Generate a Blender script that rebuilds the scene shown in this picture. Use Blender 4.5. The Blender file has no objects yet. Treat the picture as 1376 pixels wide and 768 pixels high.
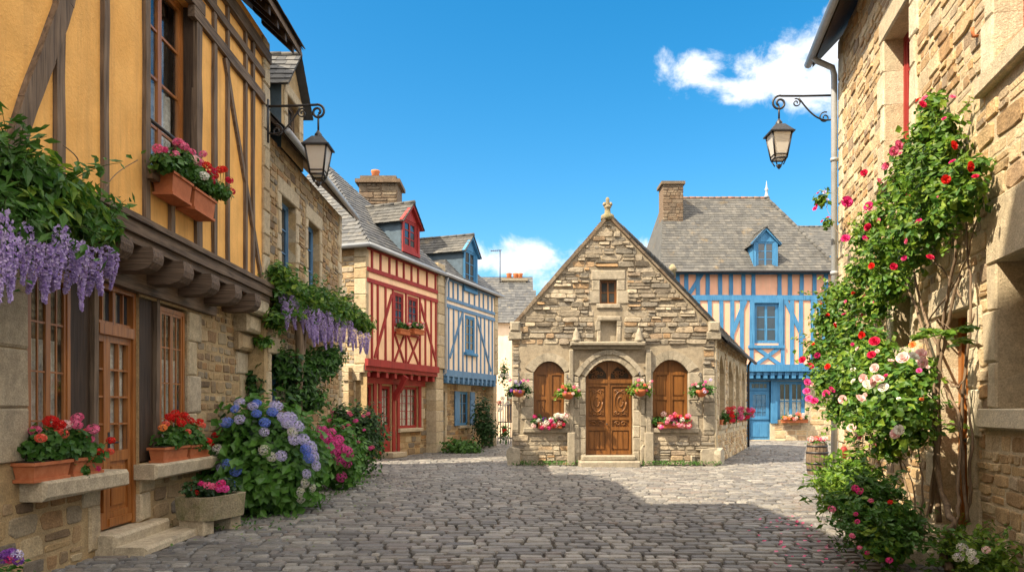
import bpy, math, random
import numpy as np
from mathutils import Vector, Matrix
R = math.radians
random.seed(7); np.random.seed(7)
S = bpy.context.scene
COL = S.collection
F0 = 1000.0; CX = 688.0; HY = 550.0; EYE = 1.6

# ------------------------------------------------------------------ camera
cam = bpy.data.cameras.new('camera'); camo = bpy.data.objects.new('camera', cam); COL.objects.link(camo)
camo.location = (0, 0, EYE); camo.rotation_euler = (R(90), 0, 0)
cam.sensor_width = 36; cam.lens = 36 * F0 / 1376; cam.shift_y = (HY - 384) / 1376
cam.clip_start = 0.1; cam.clip_end = 2000
S.camera = camo
S.render.resolution_x = 1024; S.render.resolution_y = 571
# ------------------------------------------------------------------ light
TRAVEL = Vector((0.75, 0.42, -1.0)).normalized()
sd = bpy.data.lights.new('sun', 'SUN'); so = bpy.data.objects.new('sun', sd); COL.objects.link(so)
sd.energy = 5.0; sd.angle = R(0.5); sd.color = (1.0, 0.85, 0.62)
so.rotation_euler = TRAVEL.to_track_quat('-Z', 'Y').to_euler(); so.location = (-20, -20, 30)
W = bpy.data.worlds.new('World'); S.world = W; W.use_nodes = True
S.view_settings.view_transform = 'Standard'; S.view_settings.look = 'None'
S.view_settings.exposure = 1.22; S.view_settings.gamma = 1; S.view_settings.use_curve_mapping = False


def world():
    nt = W.node_tree; N = nt.nodes; L = nt.links; N.clear()
    out = N.new('ShaderNodeOutputWorld'); bg = N.new('ShaderNodeBackground')
    bg.inputs['Strength'].default_value = 0.15
    sky = N.new('ShaderNodeTexSky'); sky.sky_type = 'NISHITA'; sky.sun_disc = False
    sky.sun_elevation = math.asin(-TRAVEL.z); sky.sun_rotation = math.atan2(-TRAVEL.x, -TRAVEL.y)
    sky.air_density = 1.0; sky.dust_density = 1.0; sky.ozone_density = 2.0
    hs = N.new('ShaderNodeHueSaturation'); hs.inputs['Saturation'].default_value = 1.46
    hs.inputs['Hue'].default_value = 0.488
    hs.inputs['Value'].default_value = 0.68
    L.new(sky.outputs[0], hs.inputs['Color'])
    tc = N.new('ShaderNodeTexCoord'); sep = N.new('ShaderNodeSeparateXYZ'); L.new(tc.outputs['Generated'], sep.inputs[0])

    def m(op, a, b=None, c=None):
        n = N.new('ShaderNodeMath'); n.operation = op
        for i, v in enumerate((a, b, c)):
            if v is None: continue
            if isinstance(v, (int, float)): n.inputs[i].default_value = v
            else: L.new(v, n.inputs[i])
        return n.outputs[0]
    yy = m('MAXIMUM', sep.outputs[1], 0.05)
    px = m('DIVIDE', sep.outputs[0], yy); pz = m('DIVIDE', sep.outputs[2], yy)
    cmb = N.new('ShaderNodeCombineXYZ'); L.new(px, cmb.inputs[0]); L.new(pz, cmb.inputs[1])
    nz = N.new('ShaderNodeTexNoise'); nz.inputs['Scale'].default_value = 13; nz.inputs['Detail'].default_value = 9
    nz.inputs['Roughness'].default_value = 0.62; nz.inputs['Distortion'].default_value = 0.3
    L.new(cmb.outputs[0], nz.inputs['Vector'])
    tot = None
    # cloud banks: centre and half size as tangents of azimuth and elevation
    for (x, y, rx, ry, amp) in ((1060, 95, 95, 62, 1.0), (1120, 70, 90, 50, 1.0), (935, 105, 52, 38, .9), (705, 352, 95, 34, 1.0),
                                (885, 345, 60, 30, 1.0), (640, 350, 80, 22, .8), (760, 385, 200, 22, .6), (1010, 120, 60, 28, .8)):
        dx = m('DIVIDE', m('SUBTRACT', px, (x - CX) / F0), rx / F0)
        dz = m('DIVIDE', m('SUBTRACT', pz, (HY - y) / F0), ry / F0)
        d = m('SQRT', m('ADD', m('MULTIPLY', dx, dx), m('MULTIPLY', dz, dz)))
        v = m('MULTIPLY', m('SUBTRACT', 1.0, d), amp)
        tot = v if tot is None else m('MAXIMUM', tot, v)
    f = m('ADD', tot, m('MULTIPLY', m('SUBTRACT', nz.outputs['Fac'], 0.52), 3.4))
    mr = N.new('ShaderNodeMapRange'); mr.interpolation_type = 'SMOOTHSTEP'
    L.new(f, mr.inputs[0]); mr.inputs[1].default_value = -0.1; mr.inputs[2].default_value = 0.75
    mr.inputs[4].default_value = 0.95
    gate = m('MULTIPLY', mr.outputs[0], m('GREATER_THAN', sep.outputs[1], 0.1))
    mix = N.new('ShaderNodeMix'); mix.data_type = 'RGBA'
    L.new(gate, mix.inputs[0]); L.new(hs.outputs[0], mix.inputs[6]); mix.inputs[7].default_value = (3.7, 3.8, 3.95, 1)
    # bright cloud field added over the unseen sky, overhead and behind, to lift shade
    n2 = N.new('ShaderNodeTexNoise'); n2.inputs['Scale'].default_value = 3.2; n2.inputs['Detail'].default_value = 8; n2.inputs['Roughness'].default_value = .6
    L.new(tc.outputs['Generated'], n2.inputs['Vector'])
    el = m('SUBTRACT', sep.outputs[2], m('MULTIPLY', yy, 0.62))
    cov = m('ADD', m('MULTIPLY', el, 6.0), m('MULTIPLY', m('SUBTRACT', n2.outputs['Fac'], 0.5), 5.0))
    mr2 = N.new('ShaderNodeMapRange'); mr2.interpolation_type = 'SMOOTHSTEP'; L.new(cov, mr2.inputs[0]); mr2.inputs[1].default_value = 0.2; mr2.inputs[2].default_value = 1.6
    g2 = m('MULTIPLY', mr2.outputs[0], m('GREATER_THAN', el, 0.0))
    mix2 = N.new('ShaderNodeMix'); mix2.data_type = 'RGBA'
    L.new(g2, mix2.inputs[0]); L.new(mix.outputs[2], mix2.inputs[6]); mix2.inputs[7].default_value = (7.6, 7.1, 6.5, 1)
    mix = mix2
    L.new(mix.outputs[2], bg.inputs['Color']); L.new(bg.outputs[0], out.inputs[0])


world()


# ------------------------------------------------------------------ materials
def mat(name, cols, rough=.85, island=True, nscale=5, namp=.35, bump=.3, bscale=30, spec=.3, trans=0, patch=None, stain=None, speck=0, streak=None):
    """cols: list of base colours picked per island; noise mottles value; patch=(colour, scale, lo, hi) adds blotches."""
    m = bpy.data.materials.new(name); m.use_nodes = True
    nt = m.node_tree; N = nt.nodes; L = nt.links
    b = N['Principled BSDF']; o = N['Material Output']
    tc = N.new('ShaderNodeTexCoord')
    b.inputs['Roughness'].default_value = rough; b.inputs['Specular IOR Level'].default_value = spec
    if len(cols) == 1:
        rgb = N.new('ShaderNodeRGB'); rgb.outputs[0].default_value = (*cols[0], 1); c = rgb.outputs[0]
    else:
        cr = N.new('ShaderNodeValToRGB'); e = cr.color_ramp.elements
        while len(e) < len(cols): e.new(.5)
        for i, q in enumerate(cols):
            e[i].position = i / (len(cols) - 1); e[i].color = (*q, 1)
        if island:
            g = N.new('ShaderNodeNewGeometry'); L.new(g.outputs['Random Per Island'], cr.inputs[0])
        else:
            n0 = N.new('ShaderNodeTexNoise'); n0.inputs['Scale'].default_value = nscale * .4; n0.inputs['Detail'].default_value = 4
            L.new(tc.outputs['Object'], n0.inputs['Vector'])
            mr = N.new('ShaderNodeMapRange'); L.new(n0.outputs['Fac'], mr.inputs[0])
            mr.inputs[1].default_value = .3; mr.inputs[2].default_value = .7; L.new(mr.outputs[0], cr.inputs[0])
        c = cr.outputs[0]
    if namp:
        n = N.new('ShaderNodeTexNoise'); n.inputs['Scale'].default_value = nscale; n.inputs['Detail'].default_value = 8
        n.inputs['Roughness'].default_value = .65
        L.new(tc.outputs['Object'], n.inputs['Vector'])
        mr = N.new('ShaderNodeMapRange'); L.new(n.outputs['Fac'], mr.inputs[0])
        mr.inputs[1].default_value = .25; mr.inputs[2].default_value = .75
        mr.inputs[3].default_value = 1 - namp; mr.inputs[4].default_value = 1 + namp
        mx = N.new('ShaderNodeVectorMath'); mx.operation = 'SCALE'; L.new(c, mx.inputs[0]); L.new(mr.outputs[0], mx.inputs['Scale'])
        c = mx.outputs[0]
    if streak:
        mp = N.new('ShaderNodeMapping'); L.new(tc.outputs['Object'], mp.inputs[0]); mp.inputs['Scale'].default_value = (5, 5, .45)
        ns = N.new('ShaderNodeTexNoise'); ns.inputs['Scale'].default_value = 1; ns.inputs['Detail'].default_value = 6; ns.inputs['Roughness'].default_value = .7
        L.new(mp.outputs[0], ns.inputs['Vector'])
        mr = N.new('ShaderNodeMapRange'); L.new(ns.outputs['Fac'], mr.inputs[0]); mr.inputs[1].default_value = .48; mr.inputs[2].default_value = .75; mr.inputs[4].default_value = streak[1]
        mx = N.new('ShaderNodeMix'); mx.data_type = 'RGBA'; L.new(mr.outputs[0], mx.inputs[0]); L.new(c, mx.inputs[6]); mx.inputs[7].default_value = (*streak[0], 1); c = mx.outputs[2]
    if speck:
        ns = N.new('ShaderNodeTexNoise'); ns.inputs['Scale'].default_value = 55; ns.inputs['Detail'].default_value = 5; ns.inputs['Roughness'].default_value = .8
        L.new(tc.outputs['Object'], ns.inputs['Vector'])
        mr = N.new('ShaderNodeMapRange'); L.new(ns.outputs['Fac'], mr.inputs[0])
        mr.inputs[1].default_value = .35; mr.inputs[2].default_value = .65; mr.inputs[3].default_value = 1 - speck; mr.inputs[4].default_value = 1 + speck
        mx = N.new('ShaderNodeVectorMath'); mx.operation = 'SCALE'; L.new(c, mx.inputs[0]); L.new(mr.outputs[0], mx.inputs['Scale']); c = mx.outputs[0]
    for pt in ([patch] if patch else []) + ([stain] if stain else []):
        pc, ps, lo, hi, amt = pt
        n2 = N.new('ShaderNodeTexNoise'); n2.inputs['Scale'].default_value = ps; n2.inputs['Detail'].default_value = 7
        n2.inputs['Roughness'].default_value = .7
        L.new(tc.outputs['Object'], n2.inputs['Vector'])
        mr = N.new('ShaderNodeMapRange'); L.new(n2.outputs['Fac'], mr.inputs[0])
        mr.inputs[1].default_value = lo; mr.inputs[2].default_value = hi; mr.inputs[4].default_value = amt
        mx = N.new('ShaderNodeMix'); mx.data_type = 'RGBA'
        L.new(mr.outputs[0], mx.inputs[0]); L.new(c, mx.inputs[6]); mx.inputs[7].default_value = (*pc, 1); c = mx.outputs[2]
    L.new(c, b.inputs['Base Color'])
    if bump:
        n3 = N.new('ShaderNodeTexNoise'); n3.inputs['Scale'].default_value = bscale; n3.inputs['Detail'].default_value = 6
        n3.inputs['Roughness'].default_value = .7
        L.new(tc.outputs['Object'], n3.inputs['Vector'])
        bp = N.new('ShaderNodeBump'); bp.inputs['Strength'].default_value = bump; bp.inputs['Distance'].default_value = .03
        L.new(n3.outputs['Fac'], bp.inputs['Height']); L.new(bp.outputs[0], b.inputs['Normal'])
    if trans:
        t = N.new('ShaderNodeBsdfTranslucent'); L.new(c, t.inputs['Color'])
        ms = N.new('ShaderNodeMixShader'); ms.inputs[0].default_value = trans
        L.new(b.outputs[0], ms.inputs[1]); L.new(t.outputs[0], ms.inputs[2]); L.new(ms.outputs[0], o.inputs[0])
    return m


def wood(name, c1, c2, rough=.6, axis='Z', spec=.35, bump=.35, gs=1.0):
    """grain stretched along an axis"""
    m = bpy.data.materials.new(name); m.use_nodes = True
    nt = m.node_tree; N = nt.nodes; L = nt.links; b = N['Principled BSDF']
    tc = N.new('ShaderNodeTexCoord'); mp = N.new('ShaderNodeMapping'); L.new(tc.outputs['Object'], mp.inputs[0])
    sc = {'Z': (26, 26, 1.6), 'Y': (26, 1.6, 26), 'X': (1.6, 26, 26)}[axis]
    mp.inputs['Scale'].default_value = tuple(v * gs for v in sc)
    n = N.new('ShaderNodeTexNoise'); n.inputs['Scale'].default_value = 1; n.inputs['Detail'].default_value = 8; n.inputs['Distortion'].default_value = .6
    L.new(mp.outputs[0], n.inputs['Vector'])
    n2 = N.new('ShaderNodeTexNoise'); n2.inputs['Scale'].default_value = 2.2; n2.inputs['Detail'].default_value = 4
    L.new(tc.outputs['Object'], n2.inputs['Vector'])
    ad = N.new('ShaderNodeMath'); ad.operation = 'MULTIPLY_ADD'; L.new(n2.outputs['Fac'], ad.inputs[0]); ad.inputs[1].default_value = .5
    L.new(n.outputs['Fac'], ad.inputs[2])
    mr = N.new('ShaderNodeMapRange'); L.new(ad.outputs[0], mr.inputs[0]); mr.inputs[1].default_value = .5; mr.inputs[2].default_value = 1.0
    mx = N.new('ShaderNodeMix'); mx.data_type = 'RGBA'; L.new(mr.outputs[0], mx.inputs[0])
    mx.inputs[6].default_value = (*c1, 1); mx.inputs[7].default_value = (*c2, 1)
    mp2 = N.new('ShaderNodeMapping'); L.new(tc.outputs['Object'], mp2.inputs[0]); mp2.inputs['Scale'].default_value = tuple(v * gs * 1.6 if v > 5 else v * .8 for v in sc)
    n4 = N.new('ShaderNodeTexNoise'); n4.inputs['Scale'].default_value = 1; n4.inputs['Detail'].default_value = 3; L.new(mp2.outputs[0], n4.inputs['Vector'])
    mr4 = N.new('ShaderNodeMapRange'); L.new(n4.outputs['Fac'], mr4.inputs[0]); mr4.inputs[1].default_value = .30; mr4.inputs[2].default_value = .40; mr4.inputs[3].default_value = .45; mr4.inputs[4].default_value = 1
    mx4 = N.new('ShaderNodeVectorMath'); mx4.operation = 'SCALE'; L.new(mx.outputs[2], mx4.inputs[0]); L.new(mr4.outputs[0], mx4.inputs['Scale'])
    L.new(mx4.outputs[0], b.inputs['Base Color'])
    b.inputs['Roughness'].default_value = rough; b.inputs['Specular IOR Level'].default_value = spec
    bp = N.new('ShaderNodeBump'); bp.inputs['Strength'].default_value = bump; bp.inputs['Distance'].default_value = .012
    L.new(n.outputs['Fac'], bp.inputs['Height']); L.new(bp.outputs[0], b.inputs['Normal'])
    return m


def glass(name, col=(.02, .03, .04)):
    m = mat(name, [col], rough=.06, namp=.3, nscale=2, bump=.02, bscale=5, spec=.9)
    return m


def clear_glass(name):
    m = bpy.data.materials.new(name); m.use_nodes = True
    nt = m.node_tree; N = nt.nodes; L = nt.links
    N.remove(N['Principled BSDF'])
    t = N.new('ShaderNodeBsdfTransparent'); g = N.new('ShaderNodeBsdfGlossy'); g.inputs['Roughness'].default_value = .04
    t.inputs[0].default_value = (.93, .95, .95, 1)
    lw = N.new('ShaderNodeLayerWeight'); lw.inputs['Blend'].default_value = .5
    pw = N.new('ShaderNodeMath'); pw.operation = 'POWER'; L.new(lw.outputs['Facing'], pw.inputs[0]); pw.inputs[1].default_value = 4.5
    f = N.new('ShaderNodeMath'); f.operation = 'MULTIPLY_ADD'; L.new(pw.outputs[0], f.inputs[0]); f.inputs[1].default_value = .8; f.inputs[2].default_value = .05
    ms = N.new('ShaderNodeMixShader'); L.new(f.outputs[0], ms.inputs[0]); L.new(t.outputs[0], ms.inputs[1]); L.new(g.outputs[0], ms.inputs[2])
    L.new(ms.outputs[0], N['Material Output'].inputs[0])
    return m


M = {}
M['rubble'] = mat('warm_rubble', [(.13, .085, .05), (.30, .21, .12), (.38, .26, .13), (.22, .155, .095), (.31, .175, .075), (.45, .35, .21), (.17, .14, .11), (.36, .28, .17)], nscale=7, namp=.3, bump=.75, bscale=22, patch=((.10, .09, .07), 3.5, .56, .72, .6), speck=.3)
M['mortar'] = mat('lime_mortar', [(.40, .285, .15)], nscale=9, namp=.25, bump=.6, bscale=45, patch=((.2, .15, .09), 2.0, .5, .7, .6), speck=.3)
M['granite'] = mat('dressed_granite', [(.37, .295, .19), (.46, .37, .24), (.40, .33, .235), (.50, .42, .295), (.38, .28, .165)], nscale=10, namp=.28, bump=.55, bscale=55, patch=((.15, .13, .10), 3.0, .55, .75, .65), speck=.3)
M['granite_pale'] = mat('pale_granite', [(.52, .44, .31), (.58, .50, .37), (.47, .39, .27), (.60, .53, .40)], nscale=10, namp=.25, bump=.6, bscale=50, speck=.3, patch=((.25, .20, .14), 3.0, .58, .76, .55))
M['rubble_grey'] = mat('grey_rubble', [(.16, .135, .105), (.29, .245, .185), (.40, .34, .255), (.22, .185, .145), (.46, .395, .295), (.36, .225, .115), (.27, .24, .20), (.19, .17, .14), (.34, .285, .21)], nscale=7, namp=.38, bump=.9, bscale=20, patch=((.06, .055, .05), 2.6, .54, .68, .75), speck=.3)
M['mortar_grey'] = mat('grey_mortar', [(.33, .275, .20)], nscale=9, namp=.3, bump=.6, bscale=40, patch=((.10, .085, .065), 2.0, .48, .7, .7), speck=.3)
M['granite_grey'] = mat('weathered_granite', [(.31, .27, .205), (.38, .33, .255), (.27, .235, .18), (.42, .365, .28)], nscale=9, namp=.3, bump=.6, bscale=45, patch=((.12, .11, .09), 2.4, .52, .72, .7), stain=((.36, .27, .10), 6, .64, .76, .6), speck=.3)
M['rubble_gold'] = mat('golden_rubble', [(.30, .19, .095), (.50, .36, .20), (.60, .48, .31), (.46, .28, .13), (.28, .21, .145), (.55, .44, .29), (.48, .33, .17), (.38, .31, .22)], nscale=7, namp=.32, bump=.85, bscale=20, patch=((.17, .13, .09), 3.0, .56, .74, .6), speck=.3)
M['mortar_gold'] = mat('golden_mortar', [(.50, .41, .28)], nscale=9, namp=.25, bump=.6, bscale=45, speck=.3)
M['moss_stone'] = mat('mossy_granite', [(.30, .25, .16)], nscale=6, namp=.4, bump=1.0, bscale=30, speck=.4, patch=((.14, .15, .05), 5, .48, .68, .75), stain=((.12, .10, .07), 3, .52, .7, .6))
M['rubble_dark'] = mat('dark_rubble', [(.12, .09, .065), (.19, .145, .10), (.15, .10, .065), (.23, .185, .135)], nscale=7, namp=.4, bump=.9, bscale=20, speck=.3, patch=((.24, .18, .06), 3, .6, .75, .5))
M['slate'] = mat('slate', [(.05, .053, .06), (.09, .092, .097), (.07, .073, .08), (.115, .114, .113), (.08, .082, .085)], rough=.65, nscale=5, namp=.3, bump=.4, bscale=40, patch=((.26, .20, .10), 2.5, .58, .74, .7))
M['slate_old'] = mat('lichened_slate', [(.055, .055, .056), (.09, .088, .084), (.07, .07, .07), (.115, .109, .10), (.08, .078, .073)], rough=.75, nscale=4, namp=.35, bump=.5, bscale=35, patch=((.25, .17, .07), 1.1, .58, .76, .6), stain=((.055, .053, .05), .9, .52, .7, .7))
M['slate_blue'] = mat('blue_slate_cladding', [(.055, .085, .12), (.08, .12, .16), (.065, .10, .14)], rough=.6, nscale=5, namp=.3, bump=.3)
M['ochre'] = mat('ochre_plaster', [(.72, .37, .095), (.83, .46, .14), (.78, .415, .115)], island=False, nscale=2.2, namp=.13, bump=.45, bscale=26, rough=.9, patch=((.55, .27, .07), 1.3, .55, .8, .5), stain=((.50, .30, .13), 9, .62, .8, .3), streak=((.46, .25, .09), .6))
M['cream'] = mat('cream_plaster', [(.80, .52, .31), (.84, .58, .37)], island=False, nscale=2.5, namp=.1, bump=.3, bscale=30, rough=.9, streak=((.50, .38, .26), .5), patch=((.60, .46, .32), 3, .55, .75, .4))
M['pale'] = mat('pale_plaster', [(.74, .60, .46), (.80, .67, .54)], island=False, nscale=2.5, namp=.1, bump=.3, bscale=30, rough=.9, streak=((.50, .38, .26), .5), patch=((.60, .46, .32), 3, .55, .75, .4))
M['peach'] = mat('peach_plaster', [(.72, .36, .235), (.76, .43, .30)], island=False, nscale=1.5, namp=.12, bump=.3, bscale=30, rough=.9, streak=((.50, .38, .26), .5), patch=((.60, .46, .32), 3, .55, .75, .4))
M['timber'] = wood('weathered_oak', (.06, .04, .028), (.22, .155, .105), rough=.8, bump=.9)
M['timber_h'] = wood('weathered_oak_rail', (.055, .037, .026), (.20, .14, .095), rough=.8, bump=.9, axis='Y')
M['timber_x'] = wood('weathered_oak_joist', (.05, .033, .023), (.17, .115, .078), rough=.8, bump=.9, axis='X')
M['oak_dark'] = wood('dark_oak', (.026, .016, .010), (.07, .044, .028), rough=.7, bump=.7)
M['red_wood'] = wood('red_painted_timber', (.20, .014, .014), (.34, .032, .027), rough=.6, bump=.3)
M['blue_wood'] = wood('blue_painted_timber', (.06, .15, .29), (.125, .25, .42), rough=.6, bump=.3)
M['azure_wood'] = wood('azure_painted_timber', (.025, .14, .31), (.07, .24, .44), rough=.6, bump=.3)
M['varnish'] = wood('varnished_wood', (.22, .075, .016), (.40, .155, .038), rough=.38, bump=.25, spec=.5)
M['door_wood'] = wood('brown_door_wood', (.115, .042, .010), (.245, .098, .021), rough=.42, bump=.3, spec=.45)
M['iron'] = mat('wrought_iron', [(.02, .02, .025)], rough=.45, namp=.3, bump=.15, spec=.5)
M['zinc'] = mat('zinc', [(.32, .34, .37)], rough=.45, namp=.2, nscale=3, bump=.05, spec=.5)
M['glass'] = glass('window_glass')
M['clear'] = clear_glass('clear_glass')
M['lace'] = mat('lace_curtain', [(.5, .48, .44), (.82, .80, .76)], island=False, nscale=28, namp=.35, bump=.4, bscale=50)
M['frost'] = mat('frosted_glass', [(.85, .81, .75)], rough=.35, namp=.08, nscale=2, bump=0, spec=.5, trans=.5)
M['terracotta'] = mat('terracotta', [(.42, .13, .05)], rough=.75, namp=.2, nscale=12, bump=.15, patch=((.45, .22, .12), 6, .55, .75, .5))
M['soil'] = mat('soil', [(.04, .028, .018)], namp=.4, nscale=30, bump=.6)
M['cobble'] = mat('granite_cobble', [(.082, .079, .080), (.145, .139, .135), (.20, .19, .177), (.105, .103, .104), (.17, .157, .14), (.27, .257, .237), (.128, .126, .129), (.175, .147, .13)], rough=.45, nscale=9, namp=.3, bump=.55, bscale=32, spec=.4, patch=((.22, .19, .15), 1.2, .58, .78, .3), stain=((.06, .06, .058), .45, .5, .72, .5), speck=.3)
M['joint'] = mat('cobble_joint', [(.06, .048, .035)], namp=.4, nscale=12, bump=.6, patch=((.05, .07, .025), .8, .55, .7, .6))
M['ridge_clay'] = mat('ridge_clay', [(.26, .12, .075), (.20, .13, .09)], namp=.3)
M['pot'] = mat('chimney_pot', [(.50, .17, .07)], namp=.2)


def leafmat(name, cols, tr=.35, rough=.45):
    return mat(name, cols, rough=rough, namp=.15, nscale=3, bump=0, spec=.35, trans=tr)


M['leaf'] = leafmat('leaf', [(.035, .10, .014), (.06, .16, .024), (.045, .13, .02), (.09, .20, .03)])
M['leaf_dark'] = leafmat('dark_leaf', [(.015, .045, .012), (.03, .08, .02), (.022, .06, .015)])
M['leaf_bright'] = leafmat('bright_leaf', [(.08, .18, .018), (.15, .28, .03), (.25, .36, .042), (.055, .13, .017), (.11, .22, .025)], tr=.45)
M['leaf_hyd'] = leafmat('hydrangea_leaf', [(.04, .12, .014), (.07, .19, .025), (.10, .23, .035), (.05, .14, .02)])
M['bark'] = wood('bark', (.09, .06, .04), (.25, .18, .12), rough=.9, bump=1.2)
M['stem'] = mat('green_stem', [(.06, .10, .025)], bump=0)


def petal(name, *cols):
    M[name] = mat(name, list(cols), rough=.6, namp=.1, bump=0, spec=.2, trans=.3)


petal('pet_red', (.62, .010, .012), (.75, .03, .02), (.50, .008, .01))
petal('pet_coral', (.80, .10, .06), (.85, .22, .16))
petal('pet_pink', (.72, .10, .24), (.82, .25, .40))
petal('pet_palepink', (.85, .45, .48), (.9, .62, .6), (.85, .72, .66))
petal('pet_magenta', (.58, .02, .16), (.72, .05, .26))
petal('pet_crimson', (.50, .006, .05), (.66, .02, .09))
petal('pet_white', (.8, .78, .70), (.86, .84, .78))
petal('pet_blue', (.13, .22, .72), (.22, .32, .80), (.10, .17, .6))
petal('pet_lilac', (.50, .45, .74), (.60, .56, .80), (.68, .62, .76))
petal('pet_hpink', (.70, .06, .32), (.80, .14, .42))
petal('pet_cream', (.62, .66, .42), (.72, .66, .62), (.6, .55, .62))
petal('pet_wist', (.38, .26, .60), (.52, .40, .70), (.66, .56, .78), (.30, .18, .50))
petal('pet_violet', (.15, .04, .30), (.26, .08, .42))
petal('pet_orange', (.85, .24, .05), (.85, .35, .12))


# ------------------------------------------------------------------ object helpers
def thing(name, label, cat, loc=(0, 0, 0), group=None):
    o = bpy.data.objects.new(name, None); COL.objects.link(o)
    o.location = loc; o.empty_display_size = .2
    o['label'] = label; o['category'] = cat
    if group: o['group'] = group
    return o


def rootloc(o):
    v = Vector((0, 0, 0))
    while o is not None:
        v = v + o.location; o = o.parent
    return v


class MB:
    def __init__(s): s.v = []; s.f = []; s.m = []; s.sm = []; s.n = 0; s.mats = []

    def mi(s, m):
        m = M[m] if isinstance(m, str) else m
        if m not in s.mats: s.mats.append(m)
        return s.mats.index(m)

    def add(s, vs, fs, m, smooth=False):
        k = s.mi(m); b = s.n
        s.v.extend([tuple(p) for p in vs]); s.n += len(vs)
        for f in fs:
            s.f.append([b + i for i in f]); s.m.append(k); s.sm.append(smooth)

    def build(s, name, parent=None, label=None, kind=None):
        me = bpy.data.meshes.new(name)
        off = rootloc(parent) if parent is not None else Vector((0, 0, 0))
        v = np.array(s.v, dtype=float).reshape(-1, 3) - np.array(off)
        me.from_pydata(v.tolist(), [], s.f)
        for m in s.mats: me.materials.append(m)
        me.polygons.foreach_set('material_index', s.m)
        me.polygons.foreach_set('use_smooth', s.sm)
        me.update()
        o = bpy.data.objects.new(name, me); COL.objects.link(o)
        if parent is not None: o.parent = parent
        if label: o['label'] = label
        if kind: o['kind'] = kind
        return o

    # --- shapes
    def hexa(s, p, m, smooth=False):     # 8 points: bottom ring, top ring
        s.add(p, [(0, 3, 2, 1), (4, 5, 6, 7), (0, 1, 5, 4), (1, 2, 6, 5), (2, 3, 7, 6), (3, 0, 4, 7)], m, smooth)

    def box(s, x0, x1, y0, y1, z0, z1, m):
        s.hexa([(x0, y0, z0), (x1, y0, z0), (x1, y1, z0), (x0, y1, z0), (x0, y0, z1), (x1, y0, z1), (x1, y1, z1), (x0, y1, z1)], m)

    def tube(s, pts, rad, m, n=7, caps=True):
        pts = [Vector(p) for p in pts]
        if isinstance(rad, (int, float)): rad = [rad] * len(pts)
        vs = []; up = Vector((0, 0, 1))
        prev = None
        for i, p in enumerate(pts):
            t = (pts[min(i + 1, len(pts) - 1)] - pts[max(i - 1, 0)]).normalized()
            if prev is None:
                a = t.cross(up)
                if a.length < .1: a = t.cross(Vector((1, 0, 0)))
            else:
                a = prev - t * prev.dot(t)
            a.normalize(); prev = a; b = t.cross(a)
            for k in range(n):
                th = 2 * math.pi * k / n
                vs.append(p + (a * math.cos(th) + b * math.sin(th)) * rad[i])
        fs = []
        for i in range(len(pts) - 1):
            for k in range(n):
                fs.append((i * n + k, i * n + (k + 1) % n, (i + 1) * n + (k + 1) % n, (i + 1) * n + k))
        if caps:
            fs.append(tuple(range(n))[::-1]); fs.append(tuple((len(pts) - 1) * n + k for k in range(n)))
        s.add(vs, fs, m, True)

    def lathe(s, c, prof, m, n=16, smooth=True):
        vs = []
        for r, z in prof:
            for k in range(n):
                t = 2 * math.pi * k / n
                vs.append((c[0] + r * math.cos(t), c[1] + r * math.sin(t), c[2] + z))
        fs = [(i * n + k, i * n + (k + 1) % n, (i + 1) * n + (k + 1) % n, (i + 1) * n + k) for i in range(len(prof) - 1) for k in range(n)]
        fs.append(tuple(range(n))[::-1]); fs.append(tuple((len(prof) - 1) * n + k for k in range(n)))
        s.add(vs, fs, m, smooth)

    def leaves(s, P, Nn, size, m, wid=.35, jit=.35, fold=.12, droop=0):
        P = np.asarray(P, float); Nn = np.asarray(Nn, float); k = len(P)
        if k == 0: return
        Nn = Nn + np.random.randn(k, 3) * jit
        Nn /= np.linalg.norm(Nn, axis=1)[:, None] + 1e-9
        t = np.random.randn(k, 3); t[:, 2] -= droop
        t -= Nn * (t * Nn).sum(1)[:, None]; t /= np.linalg.norm(t, axis=1)[:, None] + 1e-9
        b = np.cross(Nn, t)
        sz = size * (.65 + .7 * np.random.rand(k))[:, None]
        base = P - t * sz * .5
        l = base + t * sz * .4 + b * sz * wid; r = base + t * sz * .4 - b * sz * wid
        tip = P + t * sz * .5 - Nn * sz * .1; mid = base + t * sz * .42 - Nn * sz * fold
        A = np.stack([base, l, tip, r, mid], 1).reshape(-1, 3)
        kx = s.mi(m); b0 = s.n
        s.v.extend(map(tuple, A.tolist())); s.n += len(A)
        for i in range(k):
            q = b0 + 5 * i
            s.f += [[q, q + 4, q + 1], [q, q + 3, q + 4], [q + 4, q + 2, q + 1], [q + 4, q + 3, q + 2]]
        s.m += [kx] * (4 * k); s.sm += [False] * (4 * k)


class Face:
    """A vertical wall plane: origin on the ground, u along the wall, n outward."""
    def __init__(s, o, u, n):
        s.o = Vector((o[0], o[1], 0)); s.u = Vector((u[0], u[1], 0)).normalized(); nn = Vector((n[0], n[1], 0))
        w = Vector((-s.u.y, s.u.x, 0)); s.n = w if w.dot(nn) > 0 else -w

    def pt(s, a, z, out=0.0):
        p = s.o + s.u * a + s.n * out; return Vector((p.x, p.y, z))

    def px(s, x, y, out=0.0):
        c = Vector((0, 0, EYE)); r = Vector(((x - CX) / F0, 1, (HY - y) / F0))
        t = (s.o + s.n * out - c).dot(s.n) / r.dot(s.n)
        p = c + r * t; return ((p - s.o).dot(s.u), p.z)

    def at(s, x, y, out=0.0):
        a, z = s.px(x, y, out); return s.pt(a, z, out)

    def depth(s, x, out=0.0): return s.at(x, HY, out).y


def at(x, y, d): return Vector(((x - CX) * d / F0, d, EYE + (HY - y) * d / F0))


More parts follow.
